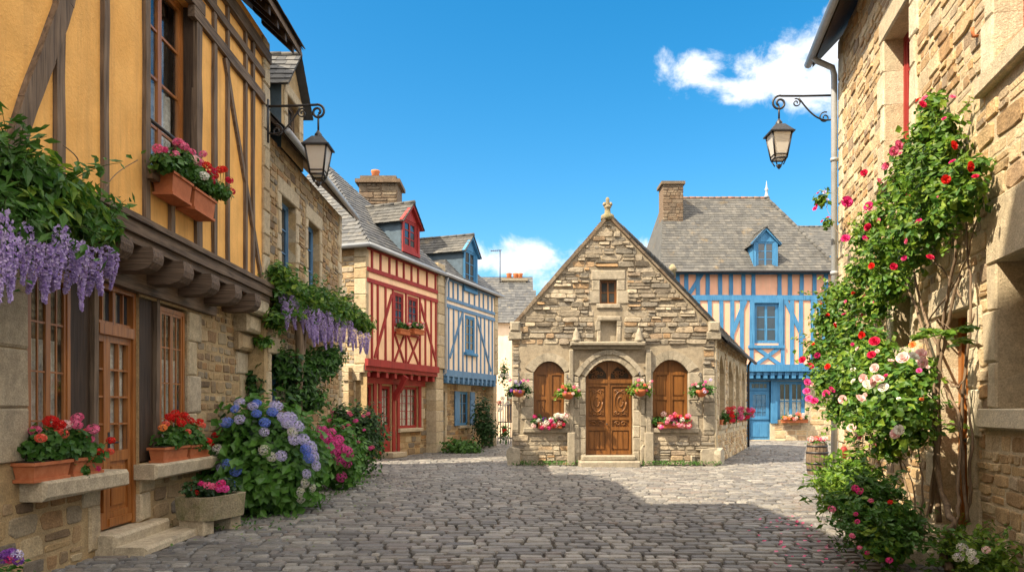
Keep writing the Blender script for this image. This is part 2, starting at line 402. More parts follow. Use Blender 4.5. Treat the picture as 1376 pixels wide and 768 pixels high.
def fbox(mb, F, s0, s1, z0, z1, o0, o1, m):
    mb.hexa([F.pt(s0, z0, o0), F.pt(s1, z0, o0), F.pt(s1, z0, o1), F.pt(s0, z0, o1),
             F.pt(s0, z1, o0), F.pt(s1, z1, o0), F.pt(s1, z1, o1), F.pt(s0, z1, o1)], m)


def block(mb, F, s0, s1, z0, z1, o0, o1, m, ch=.02, j=.011):
    """dressed block with worn chamfered front edges"""
    rj = lambda: random.uniform(-j, j)
    ring = [(s0, z0), (s1, z0), (s1, z1), (s0, z1)]
    c = min(ch, (s1 - s0) * .25, (z1 - z0) * .25)
    inn = [(s0 + c, z0 + c), (s1 - c, z0 + c), (s1 - c, z1 - c), (s0 + c, z1 - c)]
    vs = [F.pt(a, z, o0) for a, z in ring] + [F.pt(a + rj() * .4, z + rj() * .4, o1 - c) for a, z in ring] + [F.pt(a + rj(), z + rj(), o1 + rj() * .6) for a, z in inn]
    fs = [(3, 2, 1, 0), (8, 9, 10, 11)]
    for k in range(4):
        q = (k + 1) % 4
        fs += [(k, q, 4 + q, 4 + k), (4 + k, 4 + q, 8 + q, 8 + k)]
    mb.add(vs, fs, m)


def beam(mb, F, p0, p1, w, o0, o1, m, seg=6, jit=.10):
    a = Vector((p0[0], p0[1])); b = Vector((p1[0], p1[1])); d = (b - a).normalized(); q = Vector((-d.y, d.x))
    vs = []
    for i in range(seg + 1):
        t = i / seg; c = a.lerp(b, t) + q * w * random.uniform(-jit, jit) * .5
        hw = w * .5 * (1 + random.uniform(-jit, jit)); oo = o1 + random.uniform(-.004, .004)
        for (e, o) in ((-hw, o0), (hw, o0), (hw, oo), (-hw, oo)):
            r = c + q * e; vs.append(F.pt(r.x, r.y, o))
    fs = [(0, 1, 2, 3), tuple(seg * 4 + k for k in (3, 2, 1, 0))]
    for i in range(seg):
        for k in range(4):
            fs.append((i * 4 + k, i * 4 + (k + 1) % 4, (i + 1) * 4 + (k + 1) % 4, (i + 1) * 4 + k))
    mb.add(vs, fs, m)


def stone(mb, F, s0, s1, z0, z1, o, dep, m, n=10, rnd=.36):
    cx, cz = (s0 + s1) / 2, (z0 + z1) / 2; w, h = (s1 - s0) / 2, (z1 - z0) / 2
    ring = []
    ph = random.random()
    for k in range(n):
        t = 2 * math.pi * (k + ph) / n
        c, q = math.cos(t), math.sin(t)
        e = rnd
        x = math.copysign(abs(c) ** e, c); y = math.copysign(abs(q) ** e, q)
        j = 1 + random.uniform(-.17, .07)
        ring.append((x * j, y * j))
    tx, tz = random.uniform(-.25, .25) * dep, random.uniform(-.25, .25) * dep
    ins = min(.016, .22 * min(w, h))
    vs = []
    for (x, y) in ring: vs.append(F.pt(cx + x * w, cz + y * h, o - .012))
    for (x, y) in ring: vs.append(F.pt(cx + x * (w - ins * .25), cz + y * (h - ins * .25), o + dep * .6 + tx * x * .6 + tz * y * .6))
    for (x, y) in ring: vs.append(F.pt(cx + x * (w - ins), cz + y * (h - ins), o + dep + tx * x + tz * y + random.uniform(-.1, .1) * dep))
    fs = [tuple(range(2 * n, 3 * n))]
    for r in (0, 1):
        for k in range(n): fs.append((r * n + k, r * n + (k + 1) % n, (r + 1) * n + (k + 1) % n, (r + 1) * n + k))
    mb.add(vs, fs, m, False)


def cut(iv, holes):
    for (a, b) in holes:
        nw = []
        for (p, q) in iv:
            if b <= p or a >= q: nw.append((p, q)); continue
            if a > p: nw.append((p, a))
            if b < q: nw.append((b, q))
        iv = nw
    return iv


def stones(mb, F, span, z0, z1, holes=(), rh=(.12, .26), rl=(1.2, 2.8), dep=(.006, .026), gap=.006, m='rubble', out=0.0, n=10):
    """irregular courses of rubble between z0 and z1; span(z)->(s0,s1); holes are (s0,s1,z0,z1)"""
    z = z0
    while z < z1 - .03:
        h = random.uniform(*rh)
        if z1 - z - h < rh[0] * .6: h = z1 - z
        a0, b0 = span(z); a1, b1 = span(z + h); a, b = max(a0, a1), min(b0, b1)
        iv = cut([(a, b)], [(q[0], q[1]) for q in holes if q[2] < z + h - .02 and q[3] > z + .02]) if b > a else []
        for (p, q) in iv:
            s = p
            while s < q - .03:
                l = h * random.uniform(*rl)
                if q - s - l < h * .6: l = q - s
                zz0 = z + random.uniform(-.012, .012); zz1 = z + h + random.uniform(-.012, .012)
                d = random.uniform(*dep)
                if h > rh[0] * 1.5 and random.random() < .28:
                    f = random.uniform(.35, .65)
                    stone(mb, F, s + gap, s + l - gap, zz0 + gap, z + h * f - gap, out, d, m, n)
                    stone(mb, F, s + gap, s + l - gap, z + h * f + gap, zz1 - gap, out, random.uniform(*dep), m, n)
                else:
                    stone(mb, F, s + gap, s + l - gap, zz0 + gap, zz1 - gap, out, d, m, n)
                s += l
        z += h


def plate(mb, F, s0, s1, z0, top, holes, depth, m, out=0.0, brk=()):
    """wall skin with openings and their reveals; top may be a function of s"""
    tf = top if callable(top) else (lambda s: top)
    ss = sorted(set([s0, s1] + [min(max(v, s0), s1) for h in holes for v in h[:2]] + list(brk)))
    for a, b in zip(ss, ss[1:]):
        if b - a < 1e-6: continue
        mid = (a + b) / 2
        hz = sorted([(h[2], h[3]) for h in holes if h[0] <= mid <= h[1]])
        lo = z0
        for (h0, h1) in hz + [(None, None)]:
            if h0 is None:
                if tf(a) > lo or tf(b) > lo:
                    mb.add([F.pt(a, lo, out), F.pt(b, lo, out), F.pt(b, max(lo, tf(b)), out), F.pt(a, max(lo, tf(a)), out)], [(0, 1, 2, 3)], m)
            else:
                if h0 > lo: mb.add([F.pt(a, lo, out), F.pt(b, lo, out), F.pt(b, h0, out), F.pt(a, h0, out)], [(0, 1, 2, 3)], m)
                lo = h1
    for h in holes:
        a, b, c, d = h[:4]
        for (p, q) in (((a, c), (b, c)), ((b, c), (b, d)), ((b, d), (a, d)), ((a, d), (a, c))):
            mb.add([F.pt(*p, out), F.pt(*q, out), F.pt(*q, out - depth), F.pt(*p, out - depth)], [(0, 1, 2, 3)], m)


def jambs(mb, F, s0, s1, z0, z1, m, w=.2, o0=-.02, o1=.03, h=.38, both=True, lintel=True, reveal=.22, lint_h=.3):
    """granite quoins on both sides of an opening and a lintel"""
    for side in (0, 1):
        if not both and side == 1: continue
        z = z0
        k = random.randint(0, 1)
        while z < z1 - .02:
            hh = min(h * random.uniform(.8, 1.2), z1 - z)
            if z1 - z - hh < .12: hh = z1 - z
            ww = w * (1.0 if k % 2 else 1.5) * random.uniform(.9, 1.1)
            if side == 0: block(mb, F, s0 - ww, s0, z + .004, z + hh - .004, -reveal, o1, m)
            else: block(mb, F, s1, s1 + ww, z + .004, z + hh - .004, -reveal, o1, m)
            z += hh; k += 1
    if lintel: block(mb, F, s0 - w * 1.1, s1 + w * 1.1, z1 + .004, z1 + lint_h, -reveal, o1 + .004, m)


def quoins(mb, F, s, sgn, z0, z1, m, w=.32, h=.34, o1=.03):
    z = z0; k = 0
    while z < z1 - .02:
        hh = min(h * random.uniform(.8, 1.25), z1 - z)
        if z1 - z - hh < .12: hh = z1 - z
        ww = w * (1.25 if k % 2 else .8)
        a, b = (s, s + ww) if sgn > 0 else (s - ww, s)
        block(mb, F, a, b, z + .005, z + hh - .005, -.25, o1, m); z += hh; k += 1


def window(F, s0, s1, z0, z1, inset, parent, fm='varnish', gm='glass', cols=2, rows=3, leaves=2, fw=.055, mw=.022, curtain=None, depth=.06, name='window', sill=None, label=None, pale=None):
    mb = MB(); o0, o1 = -inset, -inset + depth
    fbox(mb, F, s0, s0 + fw, z0, z1, o0, o1, fm); fbox(mb, F, s1 - fw, s1, z0, z1, o0, o1, fm)
    fbox(mb, F, s0 + fw, s1 - fw, z0, z0 + fw, o0, o1, fm); fbox(mb, F, s0 + fw, s1 - fw, z1 - fw, z1, o0, o1, fm)
    a, b = s0 + fw, s1 - fw; lw = (b - a) / leaves
    for k in range(leaves):
        p, q = a + k * lw, a + (k + 1) * lw; st = fw * .7
        fbox(mb, F, p, p + st, z0 + fw, z1 - fw, o0 + .008, o1 - .012, fm); fbox(mb, F, q - st, q, z0 + fw, z1 - fw, o0 + .008, o1 - .012, fm)
        fbox(mb, F, p + st, q - st, z0 + fw, z0 + fw + st, o0 + .008, o1 - .012, fm); fbox(mb, F, p + st, q - st, z1 - fw - st, z1 - fw, o0 + .008, o1 - .012, fm)
        for r in range(1, rows):
            zz = z0 + fw + (z1 - z0 - 2 * fw) * r / rows
            fbox(mb, F, p + st, q - st, zz - mw / 2, zz + mw / 2, o0 + .012, o1 - .02, fm)
        for c in range(1, cols):
            sx = p + lw * c / cols
            fbox(mb, F, sx - mw / 2, sx + mw / 2, z0 + fw + st, z1 - fw - st, o0 + .0125, o1 - .0195, fm)
    w = mb.build(name, parent, label)
    g = MB(); fbox(g, F, s0 + .01, s1 - .01, z0 + .01, z1 - .01, o0 + .016, o0 + .022, 'clear' if curtain else gm); g.build('pane', w)
    if curtain:
        c = MB()
        n = 26; H0, H1 = z0 + fw, z0 + (z1 - z0) * curtain
        vs = []
        for i in range(n + 1):
            sx = s0 + fw + (s1 - s0 - 2 * fw) * i / n; oo = o0 - .06 + .018 * math.sin(i * 1.9)
            vs += [F.pt(sx, H0, oo), F.pt(sx, H1, oo)]
        c.add(vs, [(2 * i, 2 * i + 2, 2 * i + 3, 2 * i + 1) for i in range(n)], 'lace', True); c.build('curtain', w)
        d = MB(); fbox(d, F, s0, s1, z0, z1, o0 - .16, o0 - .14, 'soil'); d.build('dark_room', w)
    if sill:
        sm, so_, sh, ex = sill
        c = MB(); block(c, F, s0 - ex, s1 + ex, z0 - sh, z0 - .003, -inset, so_, sm); c.build('sill', w)
    return w


def slates(mb, A, B, C, D=None, m='slate', row=.2, wid=(.16, .26), thick=.014, base=True):
    """A-B eave, then C (and D) up the slope; real overlapping slates clipped to the polygon"""
    A, B, C = Vector(A), Vector(B), Vector(C)
    poly = [A, B, C] + ([Vector(D)] if D is not None else [])
    u = (B - A).normalized(); nrm = u.cross(C - A).normalized()
    if nrm.z < 0: nrm = -nrm
    v = nrm.cross(u).normalized()
    if v.dot(C - A) < 0: v = -v
    P = [((p - A).dot(u), (p - A).dot(v)) for p in poly]
    H = max(p[1] for p in P)
    if base: mb.add([p - nrm * .02 for p in poly], [tuple(range(len(poly)))], m)

    def iv(t):
        xs = []
        for i in range(len(P)):
            (x0, y0), (x1, y1) = P[i], P[(i + 1) % len(P)]
            if (y0 - t) * (y1 - t) <= 0 and abs(y1 - y0) > 1e-9: xs.append(x0 + (x1 - x0) * (t - y0) / (y1 - y0))
        return (min(xs), max(xs)) if len(xs) >= 2 else (0, 0)
    k = 0; t = 0
    while t < H - .03:
        a, b = iv(min(t + row * .5, H - .01)); s = a + (-random.random() * .1 if False else 0)
        first = True
        while s < b - .01:
            w = random.uniform(*wid) * (.55 if first and k % 2 else 1); first = False
            e = min(s + w, b)
            if b - e < .05: e = b
            lift = random.uniform(.004, .012); t1 = min(t + row * 1.06, H); dj = random.uniform(-.012, .008)
            q = [A + u * (s + .003) + v * (t + dj) + nrm * (lift + thick), A + u * (e - .003) + v * (t + dj) + nrm * (lift + thick), A + u * (e - .003) + v * t1 + nrm * .004, A + u * (s + .003) + v * t1 + nrm * .004]
            lo = [q[0] - nrm * thick, q[1] - nrm * thick]
            mb.add(q + lo, [(0, 1, 2, 3), (4, 5, 1, 0), (4, 0, 3), (5, 2, 1)], m)
            s = e
        t += row; k += 1


def ridge_tiles(mb, A, B, m='pot', r=.1, ln=.35):
    A, B = Vector(A), Vector(B); L = (B - A).length; n = max(1, int(L / ln))
    for i in range(n):
        p, q = A.lerp(B, i / n), A.lerp(B, (i + .97) / n); j = random.uniform(.9, 1.1)
        mb.tube([p, q], [r * j * 1.05, r * j * .95], m, 8)


# --- planting helpers
def blobs(mb, bl, n, size, m, shell=.55, up=.5, sprig=0, slen=.3, **kw):
    """leaves through lumpy ellipsoids bl=[(centre, (rx,ry,rz))...]"""
    vol = np.array([b[1][0] * b[1][1] * b[1][2] for b in bl]) ** (.75); vol = vol / vol.sum()
    for (c, r), f in zip(bl, vol):
        k = max(4, int(n * f))
        d = np.random.randn(k, 3); d /= np.linalg.norm(d, axis=1)[:, None]
        ph = np.random.rand(6) * 6.28
        lump = 1 + .16 * np.sin(d[:, 0] * 5 + ph[0]) * np.sin(d[:, 1] * 6 + ph[1]) + .13 * np.sin(d[:, 2] * 8 + ph[2]) * np.sin(d[:, 0] * 7 + ph[3])
        rad = (shell + (1 - shell) * np.random.rand(k)) * lump * (1 + .15 * np.random.randn(k))
        P = np.array(c)[None] + d * np.array(r)[None] * rad[:, None]
        N = d * .8 + np.array([0, -.15, up])[None]
        keep = P[:, 2] > .02
        mb.leaves(P[keep], N[keep], size, m, **kw)
    for _ in range(sprig):
        c, r = random.choices(bl, weights=list(vol))[0]
        d = Vector((random.gauss(0, 1), random.gauss(0, 1), random.gauss(.5, 1))).normalized()
        p = Vector(c) + Vector((d.x * r[0], d.y * r[1], d.z * r[2])) * .75; L_ = slen * random.uniform(.5, 1.3)
        e = Vector((d.x + random.gauss(0, .3), d.y + random.gauss(0, .3), d.z + random.gauss(.2, .3))).normalized()
        pts = [p + e * L_ * k / 6 - Vector((0, 0, .25 * L_ * (k / 6) ** 2)) for k in range(7)]
        mb.tube(pts, [.005 - .0005 * k for k in range(7)], 'stem', 4, False)
        Q = [q + Vector([random.gauss(0, size * .3) for _ in range(3)]) for q in pts[1:] for _ in range(2)]
        mb.leaves(Q, [(random.gauss(0, .5), -.3, .8)] * len(Q), size * .85, m, **kw)


HEADS = {}


def head_mesh(name, col, rad, n, psize, squash=.85, pet=4):
    """rounded cluster of small petals"""
    key = (name, col)
    if key in HEADS: return HEADS[key]
    mb = MB(); kx = []
    for i in range(n):
        z = 1 - 2 * (i + .5) / n; a = i * 2.39996; rr = math.sqrt(max(0, 1 - z * z))
        d = Vector((rr * math.cos(a), rr * math.sin(a), z)); d += Vector([random.uniform(-.2, .2) for _ in range(3)]); d.normalize()
        p = Vector((d.x * rad, d.y * rad, d.z * rad * squash)) * random.uniform(.86, 1.06)
        t = d.orthogonal().normalized(); t.rotate(Matrix.Rotation(random.random() * 6.28, 3, d)); b = d.cross(t)
        vs = [p - d * psize * .15]; fs = []
        for k in range(pet):
            th = 2 * math.pi * k / pet
            e = t * math.cos(th) + b * math.sin(th); e1 = t * math.cos(th - .55) + b * math.sin(th - .55); e2 = t * math.cos(th + .55) + b * math.sin(th + .55)
            q = len(vs); vs += [p + e1 * psize * .62 + d * psize * .12, p + e * psize + d * psize * random.uniform(-.05, .2), p + e2 * psize * .62 + d * psize * .12]
            fs.append((0, q, q + 1, q + 2))
        mb.add(vs, fs, col, False)
    o = mb.build('flower_head'); me = o.data; bpy.data.objects.remove(o)
    HEADS[key] = me
    return me


def rose_mesh(col):
    key = ('rose', col)
    if key in HEADS: return HEADS[key]
    mb = MB(); nu = 5
    for ring, (cnt, r, h, op) in enumerate(((3, .016, .034, .1), (5, .034, .034, .35), (6, .052, .026, .75), (7, .066, .008, 1.15))):
        for k in range(cnt):
            a = 2 * math.pi * (k + .5 * ring) / cnt + random.uniform(-.2, .2); w = math.pi / cnt * 1.35
            vs = []
            for i in range(3):
                t = i / 2
                for jx in range(nu):
                    q = a + (jx / (nu - 1) - .5) * 2 * w * (1 - .1 * i)
                    edge = 1 - abs(jx / (nu - 1) - .5) ** 2 * 1.2 * t
                    rr = .012 + (r - .012) * t * (1 + op * .25 * t)
                    zz = -.02 + (h + .02) * t * edge
                    vs.append((rr * math.cos(q), rr * math.sin(q), zz))
            fs = [(i * nu + j, i * nu + j + 1, (i + 1) * nu + j + 1, (i + 1) * nu + j) for i in range(2) for j in range(nu - 1)]
            mb.add(vs, fs, col, True)
    o = mb.build('rose_bloom'); me = o.data; bpy.data.objects.remove(o); HEADS[key] = me
    return me


def put(me, name, parent, pos, sc=1.0, tilt=None):
    o = bpy.data.objects.new(name, me); COL.objects.link(o); o.parent = parent
    o.location = Vector(pos) - rootloc(parent)
    if tilt is not None:
        q = Vector(tilt).to_track_quat('Z', 'Y'); e = q.to_euler(); o.rotation_euler = e
    else: o.rotation_euler = (random.uniform(-.3, .3), random.uniform(-.3, .3), random.random() * 6.28)
    o.scale = (sc,) * 3
    return o


def ger(c): return head_mesh('ger', c, .05, 26, .021, .75, 5)
def hyd(c): return head_mesh('hyd', c, .10, 110, .021, .72, 4)
def tiny(c): return head_mesh('tiny', c, .055, 16, .03, .8, 4)


def raceme_mesh(i):
    key = ('rac', i)
    if key in HEADS: return HEADS[key]
    mb = MB(); ln = 1.0; P = []; N = []
    k = 330
    t = np.random.rand(k) ** .8
    rad = .155 * (1 - t * .85) * (np.minimum(1, t * 6 + .35)) * (.75 + .35 * np.random.rand(k))
    a = np.random.rand(k) * 6.28
    sway = .05 * np.sin(t * 4 + i)
    P = np.stack([rad * np.cos(a) + sway, rad * np.sin(a), -t * ln], 1)
    N = np.stack([np.cos(a), np.sin(a), np.full(k, .1)], 1)
    mb.leaves(P, N, .062, 'pet_wist', wid=.45, jit=.6, fold=.25)
    mb.tube([(0, 0, .1), (sway.mean(), 0, -.5), (.03, 0, -.9)], [.006, .006, .003], 'stem', 5)
    o = mb.build('raceme'); me = o.data; bpy.data.objects.remove(o); HEADS[key] = me
    return me


def curve(pts, n=8):
    """Catmull-Rom through points"""
    pts = [Vector(p) for p in pts]; out = []
    for i in range(len(pts) - 1):
        p0 = pts[max(i - 1, 0)]; p1 = pts[i]; p2 = pts[i + 1]; p3 = pts[min(i + 2, len(pts) - 1)]
        for k in range(n):
            t = k / n
            out.append(.5 * ((2 * p1) + (-p0 + p2) * t + (2 * p0 - 5 * p1 + 4 * p2 - p3) * t * t + (-p0 + 3 * p1 - 3 * p2 + p3) * t ** 3))
    out.append(pts[-1]); return out


# ================================================================== GROUND
def ground():
    mb = MB()
    mb.add([(-300, -100, -.05), (300, -100, -.05), (300, 500, -.05), (-300, 500, -.05)], [(0, 1, 2, 3)], 'joint')
    o = mb.build('ground', kind='structure')
    mb = MB()
    FG = None

    def gz(x, y): return .008 * math.sin(x * .9 + y * .35) + .006 * math.sin(y * .8 - x * .4 + 1)
    y = 4.0
    while y < 46:
        h = random.uniform(.15, .25) if y < 24 else random.uniform(.2, .3)
        x0, x1 = (-5.2, 6.9) if y < 16 else ((-8, 9.5) if y < 22 else (-5, 16))
        x = x0 + random.random() * .2
        n = 12 if y < 14 else 8
        while x < x1:
            w = random.choice((random.uniform(.12, .22), random.uniform(.16, .30), random.uniform(.26, .42))) * (1 if y < 24 else 1.4)
            lim = 1.06 * .72 * y + 1.2
            if abs(x) < lim:
                cy = y + .12 * math.sin(x * .45) + .03 * math.sin(x * 1.7 + y) + random.uniform(-.012, .012)
                g = random.uniform(.004, .011); cx = x + w / 2; hw, hh = w / 2 - g, h / 2 - g - .003 + random.uniform(-.010, .004)
                top = random.uniform(-.005, .006) + gz(cx, cy); ph = random.random(); tx = random.uniform(-.006, .006); ty = random.uniform(-.006, .006)
                sk = random.uniform(-.07, .07)
                R0 = []
                for k in range(n):
                    t = 2 * math.pi * (k + ph) / n; c, q = math.cos(t), math.sin(t)
                    a = math.copysign(abs(c) ** .34, c) * (1 + random.uniform(-.07, .03)); b = math.copysign(abs(q) ** .34, q) * (1 + random.uniform(-.07, .03))
                    R0.append((a, b + sk * a))
                e = min(.018, .22 * min(hw, hh))
                vs = [(cx + a * hw, cy + b * hh, -.08) for a, b in R0] + [(cx + a * (hw - e * .2), cy + b * (hh - e * .3), top - .022 + tx * a + ty * b * .3) for a, b in R0] + \
                     [(cx + a * (hw - e), cy + b * (hh - e * 1.3), top + tx * a * .7 + ty * b * .3) for a, b in R0]
                fs = [tuple(range(2 * n, 3 * n))]
                for r in (0, 1):
                    for k in range(n): fs.append((r * n + k, r * n + (k + 1) % n, (r + 1) * n + (k + 1) % n, (r + 1) * n + k))
                mb.add(vs, fs, 'cobble', False)
            x += w
        y += h
    mb.build('cobbled_square', kind='structure')


ground()

# ================================================================== OCHRE HOUSE (left)
FL = Face((-4.6, 0), (0, 1), (1, 0)); FU = Face((-4.24, 0), (0, 1), (1, 0))


def ochre_house():
    H = thing('half_timbered_house', 'ochre plastered half-timbered house with overhanging upper floor above a stone ground floor', 'house', (-4.6, 9, 0))
    YE = 12.9
    dl = lambda x: 4600 / (688 - x)
    # --- lower wall
    w1 = (dl(36), dl(99), .93, 2.90); dr = (dl(133), dl(187), .22, 3.05); w2 = (dl(215), dl(251), .93, 2.86)
    holes = [(w1[0], w1[1], w1[2], 3.0), (dr[0], dr[1], 0.0, 3.08), (w2[0], w2[1], w2[2], 3.0)]
    mb = MB()
    plate(mb, FL, 2.0, YE, -.05, 3.75, [(w1[0], dr[0] - .0005, w1[2], 3.0), (dr[0], dr[1], 0.0, 3.08), (dr[1] + .0005, w2[1], w2[2], 3.0)], .34, 'mortar')
    posts = [(w1[1], dr[0], .0, 3.3), (dr[1], w2[0], 0, 3.3)]
    lint = (dl(60), dl(283), 3.0, 3.6)
    st = holes + [(w1[1], dr[0], .93, 3.3), (dr[1], w2[0], .93, 3.3), lint]
    stones(mb, FL, lambda z: (2.1, YE - .36), 0, 3.7, st + [(dl(-80), dl(35), .9, 3.0), (w2[1], w2[1] + .34, .9, 3.0), (dr[0] - .32, dr[0], 0, .93), (dr[1], dr[1] + .34, 0, .93)], rh=(.11, .24), rl=(1.0, 2.2), dep=(.004, .018), m='rubble', gap=.014)
    # granite piers and quoins
    z = .02; k = 0
    while z < 3.0:
        hh = random.uniform(.34, .62); hh = min(hh, 3.0 - z)
        if z > .7: block(mb, FL, dl(-70), dl(35), z, z + hh - .008, -.34, .035, 'granite')
        z += hh; k += 1
    quoins(mb, FL, w2[1], 1, .95, 3.0, 'granite', w=.36, h=.5, o1=.03)
    quoins(mb, FL, dr[1], 1, .22, .93, 'granite', w=.3, h=.38, o1=.03); quoins(mb, FL, dr[0], -1, .05, .93, 'granite', w=.27, h=.45, o1=.03)
    quoins(mb, FL, YE, -1, 0, 3.3, 'granite', w=.42, h=.42, o1=.03)
    # body and end wall
    FE = Face((-4.6, YE), (-1, 0), (0, 1))
    mb.box(-11, -4.94, -2, YE - .01, -.05, 7.6, 'mortar')
    plate(mb, Face((-4.6, YE), (-1, 0), (0, 1)), 0, 6, -.05, 7.7, [], .1, 'mortar')
    # corner corbel stones carrying the jetty
    for (za, zb, oo) in ((2.60, 2.90, .14), (2.90, 3.20, .27), (3.20, 3.59, .40)):
        block(mb, FL, YE - .62, YE + .002, za, zb - .006, -.1, oo, 'granite', ch=.05)
    mb.build('wall', H)
    # --- upper wall
    mb = MB()
    u0 = FU.px(197, 100)[0]; u1 = FU.px(262, 100)[0]
    uh = (u0, u1, FU.px(230, 223)[1] + .0, 6.9)
    uh = (u0, u1, 4.38, 6.95)
    plate(mb, FU, 2.0, YE, 3.6, 8.0, [uh], .3, 'ochre'); mb.build('upper_wall', H)
    mb = MB(); z = 3.60
    while z < 7.85:
        hh = random.uniform(.3, .5); block(mb, FU, YE - .30, YE + .003, z, z + hh - .008, -.3, .05, 'granite'); z += hh
    mb.build('corner_pier', H)
    # --- timbers
    T = lambda x, y: FU.px(x, y)

    def tim(name, a, b, w, o1=.045, m='timber'):
        q = MB(); beam(q, FU, a, b, w, -.03, o1, m, seg=8); q.build(name, H)
    d = lambda x: FU.px(x, 300)[0]
    for (x, w) in ((-62, .14), (76, .13), (138, .10), (286, .11), (304, .075)):
        tim('stud', (d(x), 3.7), (d(x), 7.6), w)
    for (x, z0, z1, w) in ((197 - 3, 3.7, 7.6, .11), (264, 3.7, 7.6, .17), (228, 3.7, 4.28, .10), (338, 3.7, 7.6, .09), (328, 3.7, 7.6, .09)):
        tim('stud', (d(x), z0), (d(x), z1), w)
    q = MB(); pts = [T(12, 205), T(32, 140), T(58, 72), T(84, 0), T(96, -50)]
    for a, b in zip(pts, pts[1:]): beam(q, FU, a, b, .19, -.03, .06, 'timber', seg=3, jit=.05)
    q.build('brace', H)
    tim('brace', T(300, 78), T(349, 372), .085)
    tim('rail', (2.2, 6.85), (T(264, 0)[0] - .1, 6.85 + .0), .14, m='timber_h') if False else None
    zr = T(300, 78)[1]
    tim('rail', (u1 - .15, zr + .10), (YE - .28, zr + .10), .16, .06, 'timber_h')
    tim('rail', (2.2, 7.1), (YE - .28, 7.1), .13, .055, 'timber_h') if False else None
    zr2 = zr + .52
    tim('rail', (u1 - .6, zr2), (YE - .28, zr2), .12, .058, 'timber_h')
    tim('rail', (2.2, 7.66), (YE, 7.66), .2, .075, 'timber_h')
    # window head and sill
    tim('window_head', (u0 - .2, uh[3] + .08), (u1 + .2, uh[3] + .08), .17, .06, 'timber_h')
    tim('window_sill', (u0 - .1, uh[2] - .06), (u1 + .15, uh[2] - .06), .12, .12, 'timber_h')
    q = MB(); fbox(q, FU, u1 - .04, u1 - .001, uh[2], uh[3], -.28, -.005, 'oak_dark'); q.build('window_reveal', H)
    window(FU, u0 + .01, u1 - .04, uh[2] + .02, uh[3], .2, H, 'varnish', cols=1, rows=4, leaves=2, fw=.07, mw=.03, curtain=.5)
    q = MB(); a, b = FU.pt(u0 - .02, 4.97, .03), FU.pt(u1 + .02, 4.97, .03); q.tube([a, b], .022, 'iron', 8); q.build('window_guard_bar', H)
    # --- jetty: moulded bressumer, joist ends
    for (za, zb, oo) in ((3.54, 3.68, .10), (3.68, 3.75, .14), (3.44, 3.54, .05)):
        q = MB(); beam(q, FU, (2.0, (za + zb) / 2), (YE - .04, (za + zb) / 2), zb - za - .004, -.1, oo, 'timber_h', seg=24, jit=.06); q.build('jetty_beam', H)
    for s in (6.3, 7.1, 7.85, 8.55, 9.35, 10.2, 11.05, 11.9):
        q = MB()
        zc = 3.44; hw = .14
        z0, z1 = 3.16 + random.uniform(-.015, .015), 3.44
        pr = [(-.05, z0), (.36, z0), (.47, z0 + .035), (.53, z0 + .10), (.545, z0 + .17), (.53, z1), (-.05, z1)]; n_ = len(pr); hw = random.uniform(.12, .145)
        q.add([FL.pt(s - hw, z, o) for o, z in pr] + [FL.pt(s + hw, z, o) for o, z in pr], [tuple(range(n_)), tuple(range(2 * n_ - 1, n_ - 1, -1))] + [(k, (k + 1) % n_, n_ + (k + 1) % n_, n_ + k) for k in range(n_)], 'timber_x')
        q.build('joist_end', H)
    q = MB(); fbox(q, FL, 2, YE - .6, 3.445, 3.46, -.1, .36, 'timber'); q.build('jetty_soffit', H)
    # --- lower timbers
    q = MB(); beam(q, FL, (dl(0), 3.17), (dl(284), 3.17), .28, -.2, .08, 'timber_h', seg=10, jit=.05); q.build('lintel_beam', H)
    for (a, b, nm) in ((w1[1], dr[0], 'post'), (dr[1], w2[0], 'post')):
        q = MB(); beam(q, FL, ((a + b) / 2 - .05, .95), ((a + b) / 2 - .05, 3.03), (b - a) * .8, -.3, -.05, 'oak_dark', seg=6, jit=.03)
        beam(q, FL, (b - .06, .95), (b - .05, 3.03), .085, -.3, .005, 'timber', seg=6, jit=.05); q.build(nm, H)
    # --- windows and door
    for w in (w1, w2):
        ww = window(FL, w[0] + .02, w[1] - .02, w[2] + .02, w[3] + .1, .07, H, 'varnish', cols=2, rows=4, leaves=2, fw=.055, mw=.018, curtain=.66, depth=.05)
    for (a, b) in ((dl(26), dl(146)), (dl(184), dl(283))):
        q = MB(); block(q, FL, a, b, .74, .925, -.2, .24, 'granite', ch=.03); q.build('window_sill', H)
    # door: transom light, narrow fixed leaf, main glazed leaf
    q = MB(); a, b, z0, z1 = dr; o0, o1 = -.15, -.07; zt = 2.52
    for (p, r) in ((a, a + .06), (b - .06, b)): fbox(q, FL, p, r, z0, z1, o0, o1 + .03, 'varnish')
    fbox(q, FL, a + .06, b - .06, z1 - .07, z1, o0, o1 + .03, 'varnish'); fbox(q, FL, a + .06, b - .06, zt - .06, zt + .06, o0, o1 + .05, 'varnish')
    lf = a + .06 + (b - a - .12) * .30
